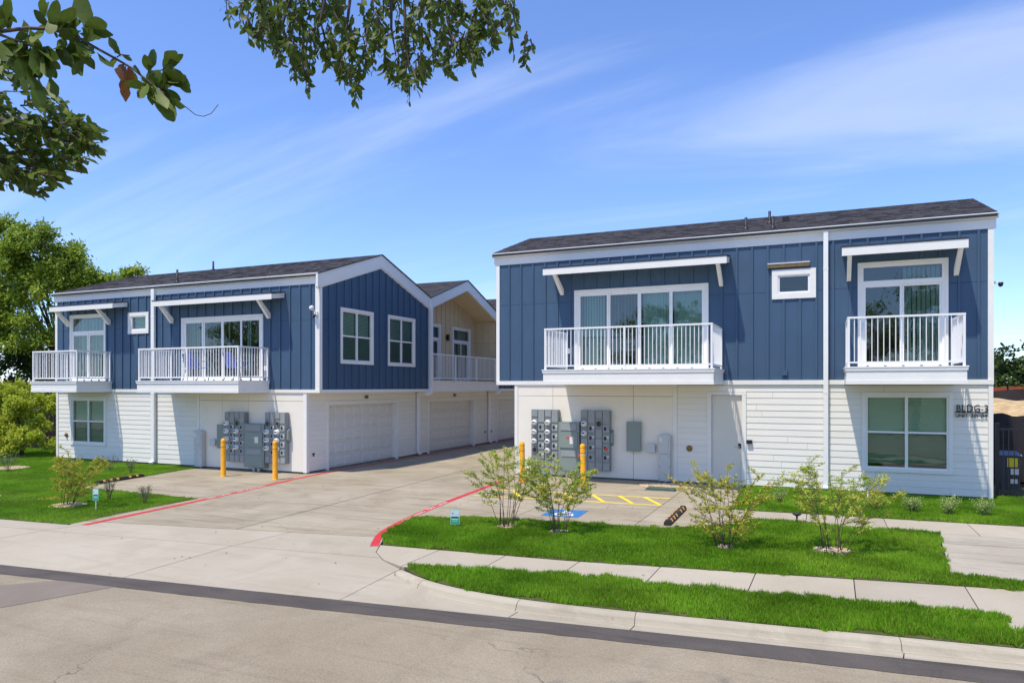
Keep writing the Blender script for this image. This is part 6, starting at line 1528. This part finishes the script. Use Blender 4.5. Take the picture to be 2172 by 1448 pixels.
for i, (x0, y0, x1, y1, bn) in enumerate(LV2):
    a = pxp(x0, y0, DN + rr_.uniform(-.03, .03)); b_ = pxp(x1, y1, DN + rr_.uniform(-.05, .05)); L_ = (b_ - a).length
    o = add('leaf', LMb if bn else LM[i % 3], br)
    ay = (b_ - a).normalized(); vd = (a - Vector((0, 0, EYE))).normalized(); nz = (vd + Vector((rr_.gauss(0, .35), rr_.gauss(0, .35), rr_.gauss(.25, .35)))); nz = (nz - ay * nz.dot(ay)).normalized()
    if rr_.random() < .4: nz = -nz
    ax = ay.cross(nz)
    w_ = L_ * rr_.uniform(.85, 1.25) if L_ < .06 else L_ * rr_.uniform(.75, 1.05)
    mt = Matrix((ax * w_, ay * L_ * 1.06, nz * L_)).transposed().to_4x4(); mt.translation = a - off(br); o.matrix_local = mt

# ------------------------------------------------------------------ small litter on the paving
rg3 = np.random.default_rng(99); n = 150
lx = rg3.uniform(-14, 2, n); ly = rg3.uniform(7.4, 17.5, n)
keep = np.array([(inside(A_poly, lx[i:i+1], ly[i:i+1])[0] or inside(D_poly, lx[i:i+1], ly[i:i+1])[0] or inside(SW, lx[i:i+1], ly[i:i+1])[0] or inside(PR, lx[i:i+1], ly[i:i+1])[0]) for i in range(n)])
lx, ly = lx[keep], ly[keep]; n = len(lx)
B = np.stack([lx, ly, np.array([zdrive(a, b) + 0.008 for a, b in zip(lx, ly)])], 1)
leaf_mesh('leaf_litter', B, np.stack([rg3.normal(0, 1, n), rg3.normal(0, 1, n), rg3.normal(0, .12, n)], 1), np.tile(np.array([0, 0, 1.0]), (n, 1)), rg3.uniform(.02, .06, n), rg3.uniform(.012, .03, n), attr_mat('dry_litter', [(0, (0.05, 0.035, 0.02)), (1, (0.22, 0.15, 0.07))], 0.8), None, 0.15, None, 'stuff', 'few dry leaves scattered on the concrete', 'litter')

# street trees on the far side of the road, behind the viewpoint (the glass mirrors them)
for i, (x, y, s_, gl_) in enumerate(((5.5, -12.5, 1.15, 'narrow balcony door of the right building'), (-11, -14, 1.2, 'wide balcony door of the right building'), (-45, -11, 1.25, 'balcony doors of the left building'))):
    cl = [(x + a * s_, y + b_ * s_, 1.2 + c * s_, r_ * s_) for a, b_, c, r_ in ((0, 0, 6.2, 1.9), (-2.0, .3, 5.0, 1.8), (2.0, -.2, 5.1, 1.8), (-.8, -1, 4.0, 1.8), (1.2, 1, 3.8, 1.7), (-2.9, 0, 3.3, 1.6), (2.9, 0, 3.4, 1.6))]
    crown_tree('street_tree', 'street tree mirrored in the glass of the ' + gl_, (x, y, -0.1), 2.8, cl, 5000, (0.30, 0.17), LEAFT, 90 + i, 0.2, 'street trees across the road')
